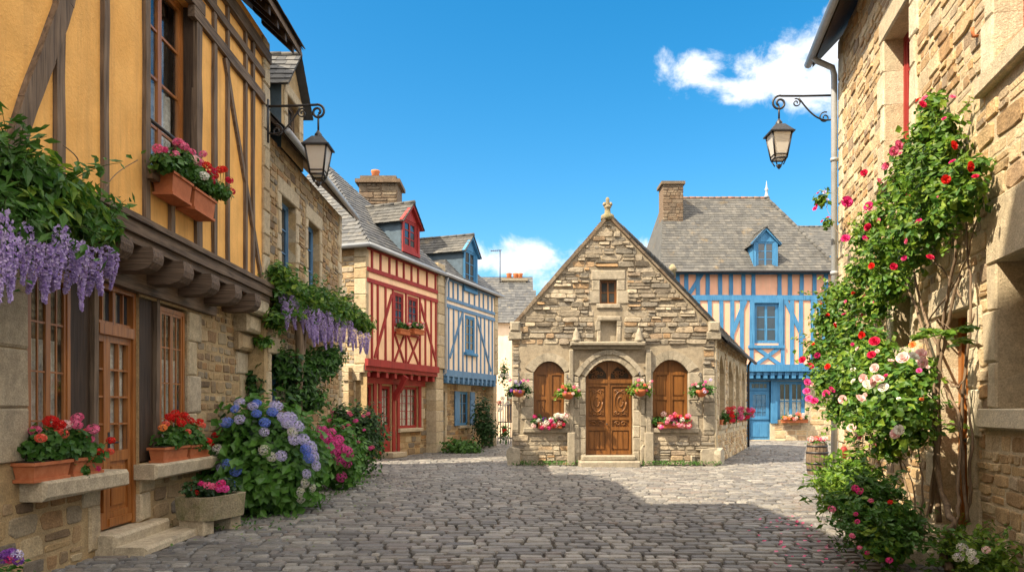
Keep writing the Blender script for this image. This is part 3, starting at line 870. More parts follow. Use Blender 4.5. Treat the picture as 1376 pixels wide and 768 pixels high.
    for (p, r) in ((a + .06, lf - .003), (lf + .003, b - .06)):
        st = .065
        fbox(q, FL, p, p + st, z0 + .01, zt - .06, o0 + .01, o1, 'varnish'); fbox(q, FL, r - st, r, z0 + .01, zt - .06, o0 + .01, o1, 'varnish')
        for (c, e) in ((z0 + .01, z0 + .2), (1.0, 1.12), (zt - .14, zt - .06)): fbox(q, FL, p + st, r - st, c, e, o0 + .01, o1 - .002, 'varnish')
        fbox(q, FL, p + st, r - st, z0 + .2, 1.0, o0 + .015, o1 - .03, 'varnish')
        if r - p > .4:
            fbox(q, FL, p + st + .05, r - st - .05, z0 + .26, .94, o0 + .015, o1 - .012, 'varnish')
            fbox(q, FL, p + .02, r - .02, z0 + .03, z0 + .12, o1, o1 + .022, 'varnish')
            fbox(q, FL, (p + r) / 2 - .012, (p + r) / 2 + .012, 1.12, zt - .14, o0 + .02, o1 - .006, 'varnish')
        for k in range(1, 4): fbox(q, FL, p + st, r - st, 1.12 + k * (zt - .14 - 1.12) / 4 - .011, 1.12 + k * (zt - .14 - 1.12) / 4 + .011, o0 + .021, o1 - .007, 'varnish')
    fbox(q, FL, a + .06, b - .06, zt + .06, zt + .10, o0 + .01, o1, 'varnish')
    fbox(q, FL, (a + b) / 2 - .03, (a + b) / 2 + .03, zt + .1, z1 - .07, o0 + .01, o1, 'varnish')
    for k in (.25, .75): fbox(q, FL, a + (b - a) * k - .01, a + (b - a) * k + .01, zt + .1, z1 - .07, o0 + .012, o1 - .01, 'varnish')
    dd = q.build('door', H)
    q = MB(); fbox(q, FL, a + .07, b - .07, 1.1, zt - .1, o0 + .03, o0 + .035, 'clear'); fbox(q, FL, a + .07, b - .07, zt + .09, z1 - .08, o0 + .03, o0 + .035, 'glass'); q.build('pane', dd)
    q = MB(); vs = []
    for i in range(31):
        vs += [FL.pt(a + .07 + (b - a - .14) * i / 30, 1.05, o0 + .005 + .008 * math.sin(i * 1.7)), FL.pt(a + .07 + (b - a - .14) * i / 30, zt - .08, o0 + .005 + .008 * math.sin(i * 1.7))]
    q.add(vs, [(2 * i, 2 * i + 2, 2 * i + 3, 2 * i + 1) for i in range(30)], 'lace', True); q.build('curtain', dd)
    q = MB(); p = FL.pt(lf + .035, 1.22, o1); q.tube([p, p + Vector((.05, 0, 0)), p + Vector((.055, .1, 0))], .012, 'iron'); fbox(q, FL, lf + .015, lf + .055, 1.1, 1.34, o1, o1 + .006, 'iron'); q.build('handle', dd)
    q = MB(); block(q, FL, dl(128), dr[1] + .36, -.03, .21, -.3, .22, 'granite', ch=.03); q.build('doorstep', H)
    q = MB(); block(q, FL, dl(128), dr[1] + .62, -.03, .08, .21, .56, 'granite', ch=.025); q.build('doorstep', H)
    # --- roof with eave and rafters
    mb = MB()
    e0, e1 = (-3.72, 7.84), (-8.6, 12.4)
    mb.hexa([(e0[0], 2.5, e0[1]), (e0[0], YE + .25, e0[1]), (e1[0], YE + .25, e1[1]), (e1[0], 2.5, e1[1]), (e0[0], 2.5, e0[1] + .12), (e0[0], YE + .25, e0[1] + .12), (e1[0], YE + .25, e1[1] + .12), (e1[0], 2.5, e1[1] + .12)], 'timber')
    slates(mb, (e0[0] + .05, YE + .28, e0[1] + .12), (e0[0] + .05, 2.5, e0[1] + .12), (e1[0], 2.5, e1[1] + .14), (e1[0], YE + .28, e1[1] + .14), wid=(.3, .45), row=.3)
    mb.hexa([(e1[0], 2.5, e1[1]), (e1[0], YE + .25, e1[1]), (-12.5, YE + .25, 8.5), (-12.5, 2.5, 8.5), (e1[0], 2.5, e1[1] + .12), (e1[0], YE + .25, e1[1] + .12), (-12.5, YE + .25, 8.6), (-12.5, 2.5, 8.6)], 'slate')
    rf = mb.build('roof', H)
    mb.__init__(); s = 5.2
    while s < YE + .2:
        q = MB(); q.hexa([(-4.3, s, 8.22), (-3.76, s, 7.72), (-3.76, s + .09, 7.72), (-4.3, s + .09, 8.22), (-4.3, s, 8.36), (-3.76, s, 7.86), (-3.76, s + .09, 7.86), (-4.3, s + .09, 8.36)], 'oak_dark'); q.build('rafter', rf); s += .42
    # gable end above wall
    mb = MB(); mb.add([(-4.25, YE, 7.6), (-12, YE, 7.6), (-8.6, YE, 12.3)], [(0, 1, 2)], 'mortar')
    # unseen tall blocks added to cast the foreground and right-wall shadows
    mb.box(-11, -4.3, 1.9, 8.0, 7.9, 11.2, 'ochre'); mb.box(-11, -4.1, -40, 1.9, 0, 15.2, 'mortar')
    mb.build('gable_and_shadow_blocks', H)
    return H


ochre_house()

# ================================================================== STONE HOUSE (left, behind)
FS = Face((-4.3, 0), (0, 1), (1, 0))


def stone_house():
    H = thing('stone_house', 'narrow warm rubble-stone house with a slate dormer between the ochre and red houses', 'house', (-4.3, 15.8, 0))
    Y0, Y1 = 12.92, 18.7; EZ = 6.45
    mb = MB()
    up = [(FS.px(377, 320)[0], FS.px(397, 320)[0]), (FS.px(413, 350)[0], FS.px(429, 350)[0])]
    h1 = (up[0][0], up[0][1], 4.15, 5.6); h2 = (up[1][0], up[1][1], 4.15, 5.6); h0 = (13.25, 14.0, .1, 2.6)
    holes = [h1, h2, h0]
    plate(mb, FS, Y0, Y1, -.05, EZ, holes, .28, 'mortar')
    ex = [(h[0] - .22, h[1] + .22, h[2] - .14, h[3] + .26) for h in holes]
    stones(mb, FS, lambda z: (Y0 + .1, Y1 - .3), 0, EZ, ex, rh=(.09, .2), rl=(1.2, 3), dep=(.006, .028), m='rubble')
    for h in holes: jambs(mb, FS, h[0], h[1], h[2], h[3], 'granite', w=.16, reveal=.25)
    quoins(mb, FS, Y1, -1, 0, EZ, 'granite', w=.3)
    mb.box(-10, -4.59, Y0, Y1, 0, EZ, 'mortar')
    FE = Face((-4.3, Y1), (-1, 0), (0, 1)); plate(mb, FE, 0, 5.7, 0, EZ, [], .1, 'mortar')
    FE2 = Face((-4.3, Y0), (-1, 0), (0, -1)); plate(mb, FE2, 0, 5.7, 0, EZ, [], .1, 'mortar')
    stones(mb, FE, lambda z: (0.1, 5.6), 0, EZ, rh=(.12, .25), m='rubble')
    mb.add([(-4.3, Y1, EZ), (-10, Y1, EZ), (-8, Y1, 10.4)], [(0, 1, 2)], 'mortar')
    mb.build('wall', H)
    for h in (h1, h2): window(FS, h[0], h[1], h[2], h[3], .2, H, 'blue_wood', cols=1, rows=3, leaves=2, fw=.05, sill=('granite', .08, .13, .15))
    window(FS, h0[0], h0[1], h0[2], h0[3], .2, H, 'blue_wood', cols=1, rows=3, leaves=2, fw=.06, name='door')
    mb = MB(); mb.hexa([(-4.0, Y0, EZ - .02), (-4.0, Y1 + .15, EZ - .02), (-8, Y1 + .15, 10.4), (-8, Y0, 10.4), (-4.0, Y0, EZ + .06), (-4.0, Y1 + .15, EZ + .06), (-8, Y1 + .15, 10.48), (-8, Y0, 10.48)], 'oak_dark')
    slates(mb, (-3.97, Y1 + .18, EZ + .07), (-3.97, Y0, EZ + .07), (-8, Y0, 10.5), (-8, Y1 + .18, 10.5)); mb.box(-12, -8, Y0, Y1, 6, 8, 'slate')
    mb.tube([(-3.93, Y0 + .1, EZ + .02), (-3.93, Y1 + .2, EZ + .02)], .06, 'zinc', 8)
    rf = mb.build('roof', H)
    # dormer
    mb = MB(); a, b = 13.62, 15.05; zb, ze, zp = 6.5, 7.62, 8.35; FD = Face((-4.22, 0), (0, 1), (1, 0))
    hd = (a + .3, b - .3, 6.75, 7.5)
    plate(mb, FD, a, b, zb - .1, lambda s: zp - (zp - ze) * abs(s - (a + b) / 2) / ((b - a) / 2), [hd], .2, 'mortar', brk=((a + b) / 2,))
    jambs(mb, FD, hd[0], hd[1], hd[2], hd[3], 'granite', w=.14, reveal=.2, lint_h=.2)
    mb.box(-7, -4.42, a, b, zb - .1, ze, 'slate_blue')
    for (yy) in (a - .004, b + .004): mb.add([(-4.22, yy, zb - .1), (-7, yy, zb - .1), (-7, yy, ze), (-4.22, yy, ze)], [(0, 1, 2, 3)], 'slate_blue')
    mid = (a + b) / 2
    dm = mb.build('dormer', H)
    window(FD, hd[0], hd[1], hd[2], hd[3], .15, dm, 'timber', cols=1, rows=2, leaves=2)
    mb = MB()
    for (yy) in (a - .14, b + .14):
        A, B = (-4.05, yy, ze - .12), (-7.2, yy, ze - .12)
        slates(mb, A, B, (-7.2, mid, zp + .08), (-4.05, mid, zp + .08))
    ridge_tiles(mb, (-4.05, mid, zp + .08), (-7.2, mid, zp + .08), 'slate_old', .06); mb.build('dormer_roof', dm)


stone_house()

# ================================================================== RED AND BLUE TIMBER HOUSES
DIR = Vector((.37, 1, 0)).normalized(); PN = Vector((.938, -.347, 0))
FJ = Face((-4.5, 23.0), (.37, 1), (1, -.37))                      # jettied upper fronts
FG = Face((-4.5 - PN.x * .45, 23.0 - PN.y * .45), (.37, 1), (1, -.37))   # recessed ground floor
s_red_end = FJ.px(587, 450)[0]; s_blue0 = FJ.px(597, 450)[0]; s_blue1 = FJ.px(664, 450)[0]


def c5(cx, cy): return (430 + cx / 1.9214, 220 + cy / 1.9214)


def J(cx, cy): return FJ.px(*c5(cx, cy))


def dormer_on(H, F, x0, x1, yb, ye, yp, m, ms, back, wm):
    """gabled dormer standing on the wall head; front in the wall plane"""
    a = F.px(x0, ye, .06)[0]; b = F.px(x1, ye, .06)[0]; xm = (x0 + x1) / 2; mid = (a + b) / 2
    zb = F.px(xm, yb, .06)[1]; ze = F.px(xm, ye, .06)[1]; zp = F.px(xm, yp, .06)[1]
    FD = Face(F.pt(0, 0, .06)[:2], F.u[:2], F.n[:2]); mb = MB()
    hd = (a + .16, b - .16, zb + .2, ze + .02)
    plate(mb, FD, a, b, zb, lambda s: zp - (zp - ze) * abs(s - mid) / ((b - a) / 2), [hd], .15, m, brk=(mid,))
    for sx in (a, b):
        mb.add([FD.pt(sx, zb, 0), FD.pt(sx, zb, -back), FD.pt(sx, ze, -back), FD.pt(sx, ze, 0)], [(0, 1, 2, 3)], ms)
    for sx in (a + .06, b - .06): fbox(mb, FD, sx - .06, sx + .06, zb, ze, -.05, .03, m)
    fbox(mb, FD, a + .001, b - .001, zb, zb + .12, -.05, .05, m)
    for sg in (-1, 1): beam(mb, FD, (mid, zp - .02), (mid + sg * ((b - a) / 2 + .14), ze - .14), .11, .005, .12, m, seg=2, jit=.02)
    dm = mb.build('dormer', H)
    window(FD, hd[0], hd[1], hd[2], hd[3], .08, dm, m, cols=1, rows=3, leaves=2, fw=.06, mw=.03)
    mb = MB()
    for sg in (-1, 1):
        sx = mid + sg * ((b - a) / 2 + .16); zz = ze - (zp - ze) * .16 / ((b - a) / 2)
        slates(mb, FD.pt(sx, zz, .16), FD.pt(sx, zz, -back), FD.pt(mid, zp + .06, -back), FD.pt(mid, zp + .06, .16), m='slate_old')
    ridge_tiles(mb, FD.pt(mid, zp + .07, .16), FD.pt(mid, zp + .07, -back), 'slate_old', .07); mb.build('dormer_roof', dm)


def red_house():
    H = thing('red_timbered_house', 'half-timbered house with dark red beams on cream plaster and a red dormer', 'house', tuple(FJ.pt(2.5, 0, 0)))
    S1 = s_red_end; ZJ = 3.05; ZE = 6.68
    # upper wall
    wl = [(J(191, 380)[0], J(216, 380)[0]), (J(226, 385)[0], J(253, 385)[0])]; wz0, wz1 = J(220, 425)[1], J(220, 338)[1]
    holes = [(a, b, wz0, wz1) for a, b in wl]
    mb = MB(); plate(mb, FJ, 0, S1, ZJ, ZE, holes, .2, 'cream'); mb.build('upper_wall', H)

    def tim(name, a, b, w, o1=.04, m='red_wood', F=FJ):
        q = MB(); beam(q, F, a, b, w, -.02, o1, m, seg=4, jit=.05); q.build(name, H)
    z2 = J(125, 272)[1]; z3 = J(125, 300)[1]; z1 = ZE - .06
    sd = lambda cx: J(cx, 400)[0]
    for cx in (133, 155, 178, 197, 215, 235, 252, 275, 297): tim('stud', (sd(cx), z2), (sd(cx), z1), .09)
    for cx in (133, 148, 168, 187, 221, 257, 271, 286, 298): tim('stud', (sd(cx), ZJ + .1), (sd(cx), z3), .09, .038)
    for cx in (150, 200, 225, 262, 285): pass
    tim('rail', (0, z1), (S1, z1), .12, .05); tim('rail', (0, z2), (S1, z2), .13, .05); tim('rail', (0, z3), (S1, z3), .13, .05)
    tim('brace', J(184, 338), J(140, 500), .1, .045); tim('brace', J(258, 360), J(298, 510), .1, .045)
    tim('brace', J(154, 290), J(128, 215), .08, .045) if False else None
    for (a, b) in wl:
        zt = wz0 - .25; zb = ZJ + .14
        tim('cross_brace', (a, zb), (b, zt), .07, .043); tim('cross_brace', (a, zt), (b, zb), .07, .047); tim('rail', (a - .1, zt + .04), (b + .1, zt + .04), .08, .049)
    for (zz, oo, w) in ((ZJ + .02, .10, .22), (ZJ - .16, .02, .14)): tim('jetty_beam', (-.06, zz), (S1 + .02, zz), w, oo)
    for k in range(9):
        s = .2 + k * (S1 - .4) / 8; q = MB(); fbox(q, FJ, s - .08, s + .08, ZJ - .42, ZJ - .24, -.45, -.03, 'red_wood'); q.build('joist_end', H)
    for (a, b) in wl: window(FJ, a, b, wz0, wz1, .06, H, 'red_wood', cols=2, rows=4, leaves=1, fw=.07, mw=.025)
    # ground floor
    G = lambda cx, cy: FG.px(*c5(cx, cy))
    gw1 = (G(104, 600)[0], G(136, 600)[0], 1.0, 2.42); gd = (G(159, 650)[0], G(184, 650)[0], .18, 2.4); gw2 = (G(204, 630)[0], G(253, 630)[0], .95, 2.42)
    mb = MB()
    plate(mb, FG, -.3, S1, -.05, 2.9, [gw1, gd, gw2], .3, 'mortar')
    ex = [(gw1[0] - .1, gw2[1] + .12, .9, 2.9), (gd[0] - .1, gd[1] + .1, 0, 1)]
    stones(mb, FG, lambda z: (-.3, S1 + .3), 0, 2.8, ex, rh=(.12, .24), m='rubble'); quoins(mb, FG, gw2[1] + .15, 1, .95, 2.7, 'granite', w=.3)
    b0, b1 = FJ.pt(0, 0, -.31), FJ.pt(S1, 0, -.31); c0, c1 = FJ.pt(0, 0, -6), FJ.pt(S1, 0, -6)
    # body
    bl = [FJ.pt(0.01, 0, -.8), FJ.pt(S1 - .01, 0, -.8), FJ.pt(S1 - .01, 0, -6), FJ.pt(.01, 0, -6)]
    mb.hexa(bl + [Vector((p.x, p.y, 2.8)) for p in bl], 'mortar')
    bl = [FJ.pt(0.01, 0, -.21), FJ.pt(S1 - .01, 0, -.21), FJ.pt(S1 - .01, 0, -6), FJ.pt(.01, 0, -6)]
    mb.hexa([Vector((p.x, p.y, 2.79)) for p in bl] + [Vector((p.x, p.y, ZE)) for p in bl], 'mortar')
    # gable side wall facing the lane
    FX = Face(FJ.pt(0, 0, 0)[:2], (-PN.x, -PN.y), (-.35, -.94)); plate(mb, FX, -.02, 6, -.05, ZE, [], .1, 'mortar')
    stones(mb, FX, lambda z: (.4 if z > 2.9 else .5, 5.9), 0, ZE - .02, rh=(.1, .22), rl=(1.2, 3), dep=(.006, .03), m='rubble_grey')
    z = 0
    while z < ZE - .1:
        hh = random.uniform(.3, .5); hh = min(hh, ZE - z); o = 0 if z > 2.9 else -.4
        block(mb, FX, -.02 - o, .42 - o, z, z + hh - .008, -.1, .04, 'granite'); z += hh
    for (za, zb, e) in ((2.5, 2.75, .2), (2.75, 3.0, .05)): block(mb, FX, e - .02, .8, za, zb, -.1, .10, 'granite')
    # stone pier between the two houses
    z = 0
    while z < ZE + .1:
        hh = random.uniform(.28, .45); block(mb, FJ, S1 + .01, s_blue0 - .02, z, z + hh - .008, -.5, .06 if z > 2.8 else -.02, 'granite'); z += hh
    mb.build('wall', H)
    window(FG, gw1[0], gw1[1], gw1[2], gw1[3], .12, H, 'red_wood', cols=2, rows=4, leaves=1, curtain=.6)
    window(FG, gw2[0], gw2[1], gw2[2], gw2[3], .12, H, 'red_wood', cols=2, rows=5, leaves=2, curtain=.95, sill=('granite', .15, .14, .15))
    d = window(FG, gd[0], gd[1], 1.0, gd[3], .12, H, 'red_wood', cols=2, rows=4, leaves=1, curtain=.9, name='door')
    q = MB(); fbox(q, FG, gd[0], gd[1], gd[2], .998, -.12, -.05, 'red_wood'); fbox(q, FG, gd[0] + .12, gd[1] - .12, .32, .88, -.12, -.03, 'red_wood'); q.build('door_panel', d)
    q = MB(); p = FG.pt(gd[0] + .08, 1.05, -.05); q.tube([p, p + FG.n * .06, p + FG.n * .06 + FG.u * .1], .015, 'iron'); q.build('handle', d)
    for s in (gw1[0] - .12, gw1[1] + .1, gd[0] - .14, gd[1] + .13, gw2[0] - .1, gw2[1] + .1):
        tim('post', (s, .1 if s > gw1[1] and s < gw2[0] - .05 else .9), (s, 2.7), .17, .05, F=FG)
    tim('lintel_beam', (gw1[0] - .3, 2.58), (gw2[1] + .4, 2.58), .26, .09, F=FG)
    q = MB(); Fp = Face(FG.pt(gd[1] + .14, 0, 0)[:2], (FG.n.x, FG.n.y), (FG.u.x, FG.u.y)); beam(q, Fp, (.03, 1.95), (.50, 2.72), .17, -.08, .08, 'red_wood')
    q.build('jetty_bracket', H)
    q = MB(); block(q, FG, gd[0] - .1, gd[1] + .2, 0, .17, .0, .5, 'granite'); q.build('doorstep', H)
    # roof: hipped pyramid
    A = at(437, 218, 27.0); ov = .28
    C1 = FJ.pt(-ov, ZE - .02, ov); C2 = FJ.pt(S1 + .25, ZE - .02, ov); C3 = FJ.pt(S1 + .25, ZE, -6.3); C4 = FJ.pt(-ov, ZE, -6.3)
    mb = MB(); slates(mb, C1, C2, A); slates(mb, C4, C1, A); mb.add([C2, C3, A, C4], [(0, 1, 2), (1, 3, 2)], 'slate')
    for (p, q) in ((C1, C2), (C4, C1)):
        mb.tube([p + Vector((0, 0, -.03)), q + Vector((0, 0, -.03))], .07, 'zinc', 8)
        lo = [FJ.pt(-ov, 0, ov)]
    mb.add([C1 - Vector((0, 0, .05)), C2 - Vector((0, 0, .05)), FJ.pt(S1 + .25, ZE - .06, -.3), FJ.pt(.3, ZE - .06, -.3)], [(0, 1, 2, 3)], 'oak_dark')
    mb.add([C1 - Vector((0, 0, .05)), C4 - Vector((0, 0, .05)), FJ.pt(.3, ZE - .06, -6), FJ.pt(.3, ZE - .06, -.3)], [(0, 1, 2, 3)], 'oak_dark')
    rf = mb.build('roof', H)
    # chimney
    mb = MB(); ch = [at(482, 300, 29.3), at(534, 300, 29.3)]; X0, X1 = ch[0].x, ch[1].x; zt = at(0, 246, 29.3).z
    FC = Face((X0, 29.3), (1, 0), (0, -1)); w = X1 - X0
    mb.box(X0 + .01, X1 - .01, 29.31, 30.6, 5, zt - .01, 'rubble_dark'); stones(mb, FC, lambda z: (0, w), 7.8, zt, rh=(.14, .26), m='rubble_dark')
    mb.box(X0 - .12, X1 + .12, 29.15, 30.7, zt, zt + .14, 'rubble_dark'); mb.box(X0 + .05, X1 - .05, 29.3, 30.6, zt + .14, zt + .3, 'rubble_dark')
    cm = mb.build('chimney', rf)
    mb = MB(); mb.lathe((X0 + .55, 29.9, zt + .28), [(.16, 0), (.15, .3), (.18, .34), (.17, .4)], 'pot'); mb.build('chimney_pot', H)
    dormer_on(H, FJ, 540, 563, 342, 298, 275, 'red_wood', 'slate_blue', 2.6, 'red')
    # gutter downpipe on the gable
    mb = MB(); p = FX.pt(1.32, 0, .1); mb.tube([FX.pt(1.32, ZE - .1, .25), FX.pt(1.32, ZE - .4, .1), FX.pt(1.32, .1, .1)], .05, 'zinc', 8); mb.build('downpipe', H)
    return H


red_house()


def blue_house():
    H = thing('blue_timbered_house', 'half-timbered house with grey-blue beams on pale plaster beside the red one', 'house', tuple(FJ.pt((s_blue0 + s_blue1) / 2, 0, 0)))
    S0, S1 = s_blue0, s_blue1; ZJ = 2.98; ZE = 6.68
    w = (J(374, 440)[0], J(399, 440)[0], J(387, 488)[1], J(387, 393)[1])
    mb = MB(); plate(mb, FJ, S0, S1, ZJ, ZE, [w], .2, 'pale'); mb.build('upper_wall', H)

    def tim(name, a, b, wd, o1=.04, F=FJ):
        q = MB(); beam(q, F, a, b, wd, -.02, o1, 'blue_wood', seg=4, jit=.05); q.build(name, H)
    z2 = J(330, 348)[1]; z3 = J(330, 366)[1]; sd = lambda cx: J(cx, 440)[0]; z1 = ZE - .08
    for cx in (331, 343, 355, 368, 384, 398, 410, 421, 433, 443): tim('stud', (sd(cx), z2), (sd(cx), z1), .09)
    for cx in (331, 344, 357, 368, 404, 414, 424, 435, 444): tim('stud', (sd(cx), ZJ), (sd(cx), z3), .09, .038)
    for cx in (378, 392): tim('stud', (sd(cx), ZJ), (sd(cx), w[2] - .1), .08, .038)
    for zz, ww in ((z1, .13), (z2, .12), (z3, .14)): tim('rail', (S0, zz), (S1, zz), ww, .05)
    tim('brace', J(368, 380), J(334, 500), .1, .046); tim('brace', J(403, 395), J(440, 535), .1, .046)
    tim('jetty_beam', (S0 - .05, ZJ + .02), (S1 + .05, ZJ + .02), .24, .1); tim('jetty_beam', (S0, ZJ - .18), (S1, ZJ - .18), .14, .02)
    for k in range(11):
        s = S0 + .15 + k * (S1 - S0 - .3) / 10; q = MB(); fbox(q, FJ, s - .07, s + .07, ZJ - .36, ZJ - .06, -.4, .10, 'blue_wood'); q.build('joist_end', H)
    window(FJ, *w, .05, H, 'azure_wood', cols=1, rows=4, leaves=2, fw=.08, mw=.03, sill=('azure_wood', .14, .12, .1))
    G = lambda cx, cy: FG.px(*c5(cx, cy)); gd = (G(300, 660)[0] + .25, G(312, 660)[0] + .35, .15, 2.3); gw = (G(358, 620)[0], G(384, 620)[0], .95, 2.35)
    mb = MB(); plate(mb, FG, S0 - .2, S1 + .3, -.05, 2.95, [gd, gw], .3, 'mortar')
    stones(mb, FG, lambda z: (S0, S1 + .3), 0, 2.8, [(gd[0] - .15, gd[1] + .15, 0, 2.6), (gw[0] - .2, gw[1] + .2, .8, 2.6)], rh=(.12, .24), m='rubble'); jambs(mb, FG, *gd, 'granite', w=.16); jambs(mb, FG, *gw, 'granite', w=.16)
    for (o, za, zb) in ((-.8, 0, 2.9), (-.21, 2.79, ZE)):
        bl = [FJ.pt(S0, 0, o), FJ.pt(S1 - .01, 0, o), FJ.pt(S1 - .01, 0, -6), FJ.pt(S0, 0, -6)]
        mb.hexa([Vector((p.x, p.y, za)) for p in bl] + [Vector((p.x, p.y, zb)) for p in bl], 'mortar')
    z = 0
    while z < ZE - .05:
        hh = random.uniform(.28, .45); block(mb, FJ, S1 + .01, S1 + .38, z, z + hh - .008, -.6, .05 if z > 2.8 else -.02, 'granite'); z += hh
    mb.build('wall', H)
    window(FG, gw[0], gw[1], gw[2], gw[3], .12, H, 'azure_wood', cols=1, rows=3, leaves=2, fw=.06, sill=('granite', .12, .12, .1))
    for (a, b) in ((gw[0] - .5, gw[0] - .02), (gw[1] + .02, gw[1] + .5)):
        q = MB(); fbox(q, FG, a, b, gw[2], gw[3], .04, .075, 'blue_wood')
        for zz in (gw[2] + .25, gw[3] - .25): fbox(q, FG, a + .02, b - .02, zz - .05, zz + .05, .075, .09, 'blue_wood')
        q.build('shutter', H)
    q = MB(); fbox(q, FG, *gd, -.12, -.06, 'azure_wood')
    for k in range(5): fbox(q, FG, gd[0] + .05 + k * (gd[1] - gd[0] - .1) / 5, gd[0] + .03 + (k + 1) * (gd[1] - gd[0] - .1) / 5, gd[2] + .1, gd[3] - .1, -.06, -.045, 'azure_wood')
    q.build('door', H)
    q = MB(); q.tube([FJ.pt(S0 - .1, ZE - .1, .2), FJ.pt(S0 - .05, ZE - .4, .08), FJ.pt(S0 - .05, 3.0, .08), FJ.pt(S0 - .05, 2.7, -.36), FJ.pt(S0 - .05, .1, -.36)], .05, 'zinc', 8); q.build('downpipe', H)
    A = at(598, 330, 32.5); ov = .25
    C1 = FJ.pt(S0 - .3, ZE - .02, ov); C2 = FJ.pt(S1 + .5, ZE - .02, ov); C3 = FJ.pt(S1 + .5, ZE, -6.3); C4 = FJ.pt(S0 - .3, ZE, -6.3)
    mb = MB(); slates(mb, C1, C2, A); slates(mb, C4, C1, A); mb.add([C2, C3, A, C4], [(0, 1, 2), (1, 3, 2)], 'slate'); mb.tube([C1, C2], .07, 'zinc', 8)
    mb.add([C1 - Vector((0, 0, .05)), C2 - Vector((0, 0, .05)), FJ.pt(S1 + .5, ZE - .06, -.3), FJ.pt(S0, ZE - .06, -.3)], [(0, 1, 2, 3)], 'oak_dark')
    mb.build('roof', H)
    dormer_on(H, FJ, 623, 641, 393, 338, 318, 'azure_wood', 'slate_blue', 3.6, 'blue')


blue_house()

# ================================================================== CHAPEL
CD = 21.5
FC = Face((0, CD), (1, 0), (0, -1))
cs = lambda x: (x - CX) * CD / F0
cz = lambda y: EYE + (HY - y) * CD / F0
SK = Vector((.41, 1, 0))


def arch(s0, s1, zs, rise, n=14):
    c, h = (s0 + s1) / 2, (s1 - s0) / 2
    return [(s0 + (s1 - s0) * i / n, zs + rise * (1 - abs((s0 + (s1 - s0) * i / n - c) / h) ** 2.3)) for i in range(n + 1)]


def arch_panel(mb, F, s0, s1, z0, zs, rise, o0, o1, m):
    a = arch(s0, s1, zs, rise); poly = [(s0, z0)] + a + [(s1, z0)]; n = len(poly)
    vs = [F.pt(p, q, o0) for p, q in poly] + [F.pt(p, q, o1) for p, q in poly]
    fs = [tuple(range(n)), tuple(range(2 * n - 1, n - 1, -1))] + [(k, (k + 1) % n, n + (k + 1) % n, n + k) for k in range(n)]
    mb.add(vs, fs, m)


def arch_ring(mb, F, s0, s1, z0, zs, rise, w, o0, o1, m, nb=9, leg=True):
    """voussoirs round an arch and quoined legs below"""
    inn = arch(s0, s1, zs, rise, nb); c = (s0 + s1) / 2; h = (s1 - s0) / 2
    out = [(c + (p - c) * (h + w) / h, q + w * (.55 + .45 * (1 - abs(p - c) / h))) for p, q in inn]
    for k in range(nb):
        ln = random.uniform(-.015, .03); q = [inn[k], inn[k + 1], out[k + 1], out[k]]
        vs = [F.pt(*p, o0) for p in q] + [F.pt(*p, o1 + random.uniform(-.005, .005)) for p in q]
        cc = (sum(p[0] for p in q) / 4, sum(p[1] for p in q) / 4)
        vs = [F.pt(cc[0] + (p[0] - cc[0]) * .975, cc[1] + (p[1] - cc[1]) * .985, o0) for p in q] + [F.pt(cc[0] + (p[0] - cc[0]) * .965, cc[1] + (p[1] - cc[1]) * .98, o1) for p in q]
        mb.hexa(vs, m)
    if leg:
        for side in (0, 1):
            z = z0; k = 0
            while z < zs - .02:
                hh = min(random.uniform(.3, .46), zs - z)
                if zs - z - hh < .12: hh = zs - z
                ww = w * (1.0, 1.35)[k % 2]
                if side == 0: block(mb, F, s0 - ww, s0, z + .004, z + hh - .004, o0, o1, m)
                else: block(mb, F, s1, s1 + ww, z + .004, z + hh - .004, o0, o1, m)
                z += hh; k += 1


def spandrel(mb, F, s0, s1, zs, rise, zt, depth, m):
    a = arch(s0, s1, zs, rise)
    for (p, q) in zip(a, a[1:]):
        mb.add([F.pt(*p, 0), F.pt(*q, 0), F.pt(q[0], zt, 0), F.pt(p[0], zt, 0)], [(0, 1, 2, 3)], m)
        mb.add([F.pt(*p, 0), F.pt(*q, 0), F.pt(*q, -depth), F.pt(*p, -depth)], [(0, 1, 2, 3)], m)


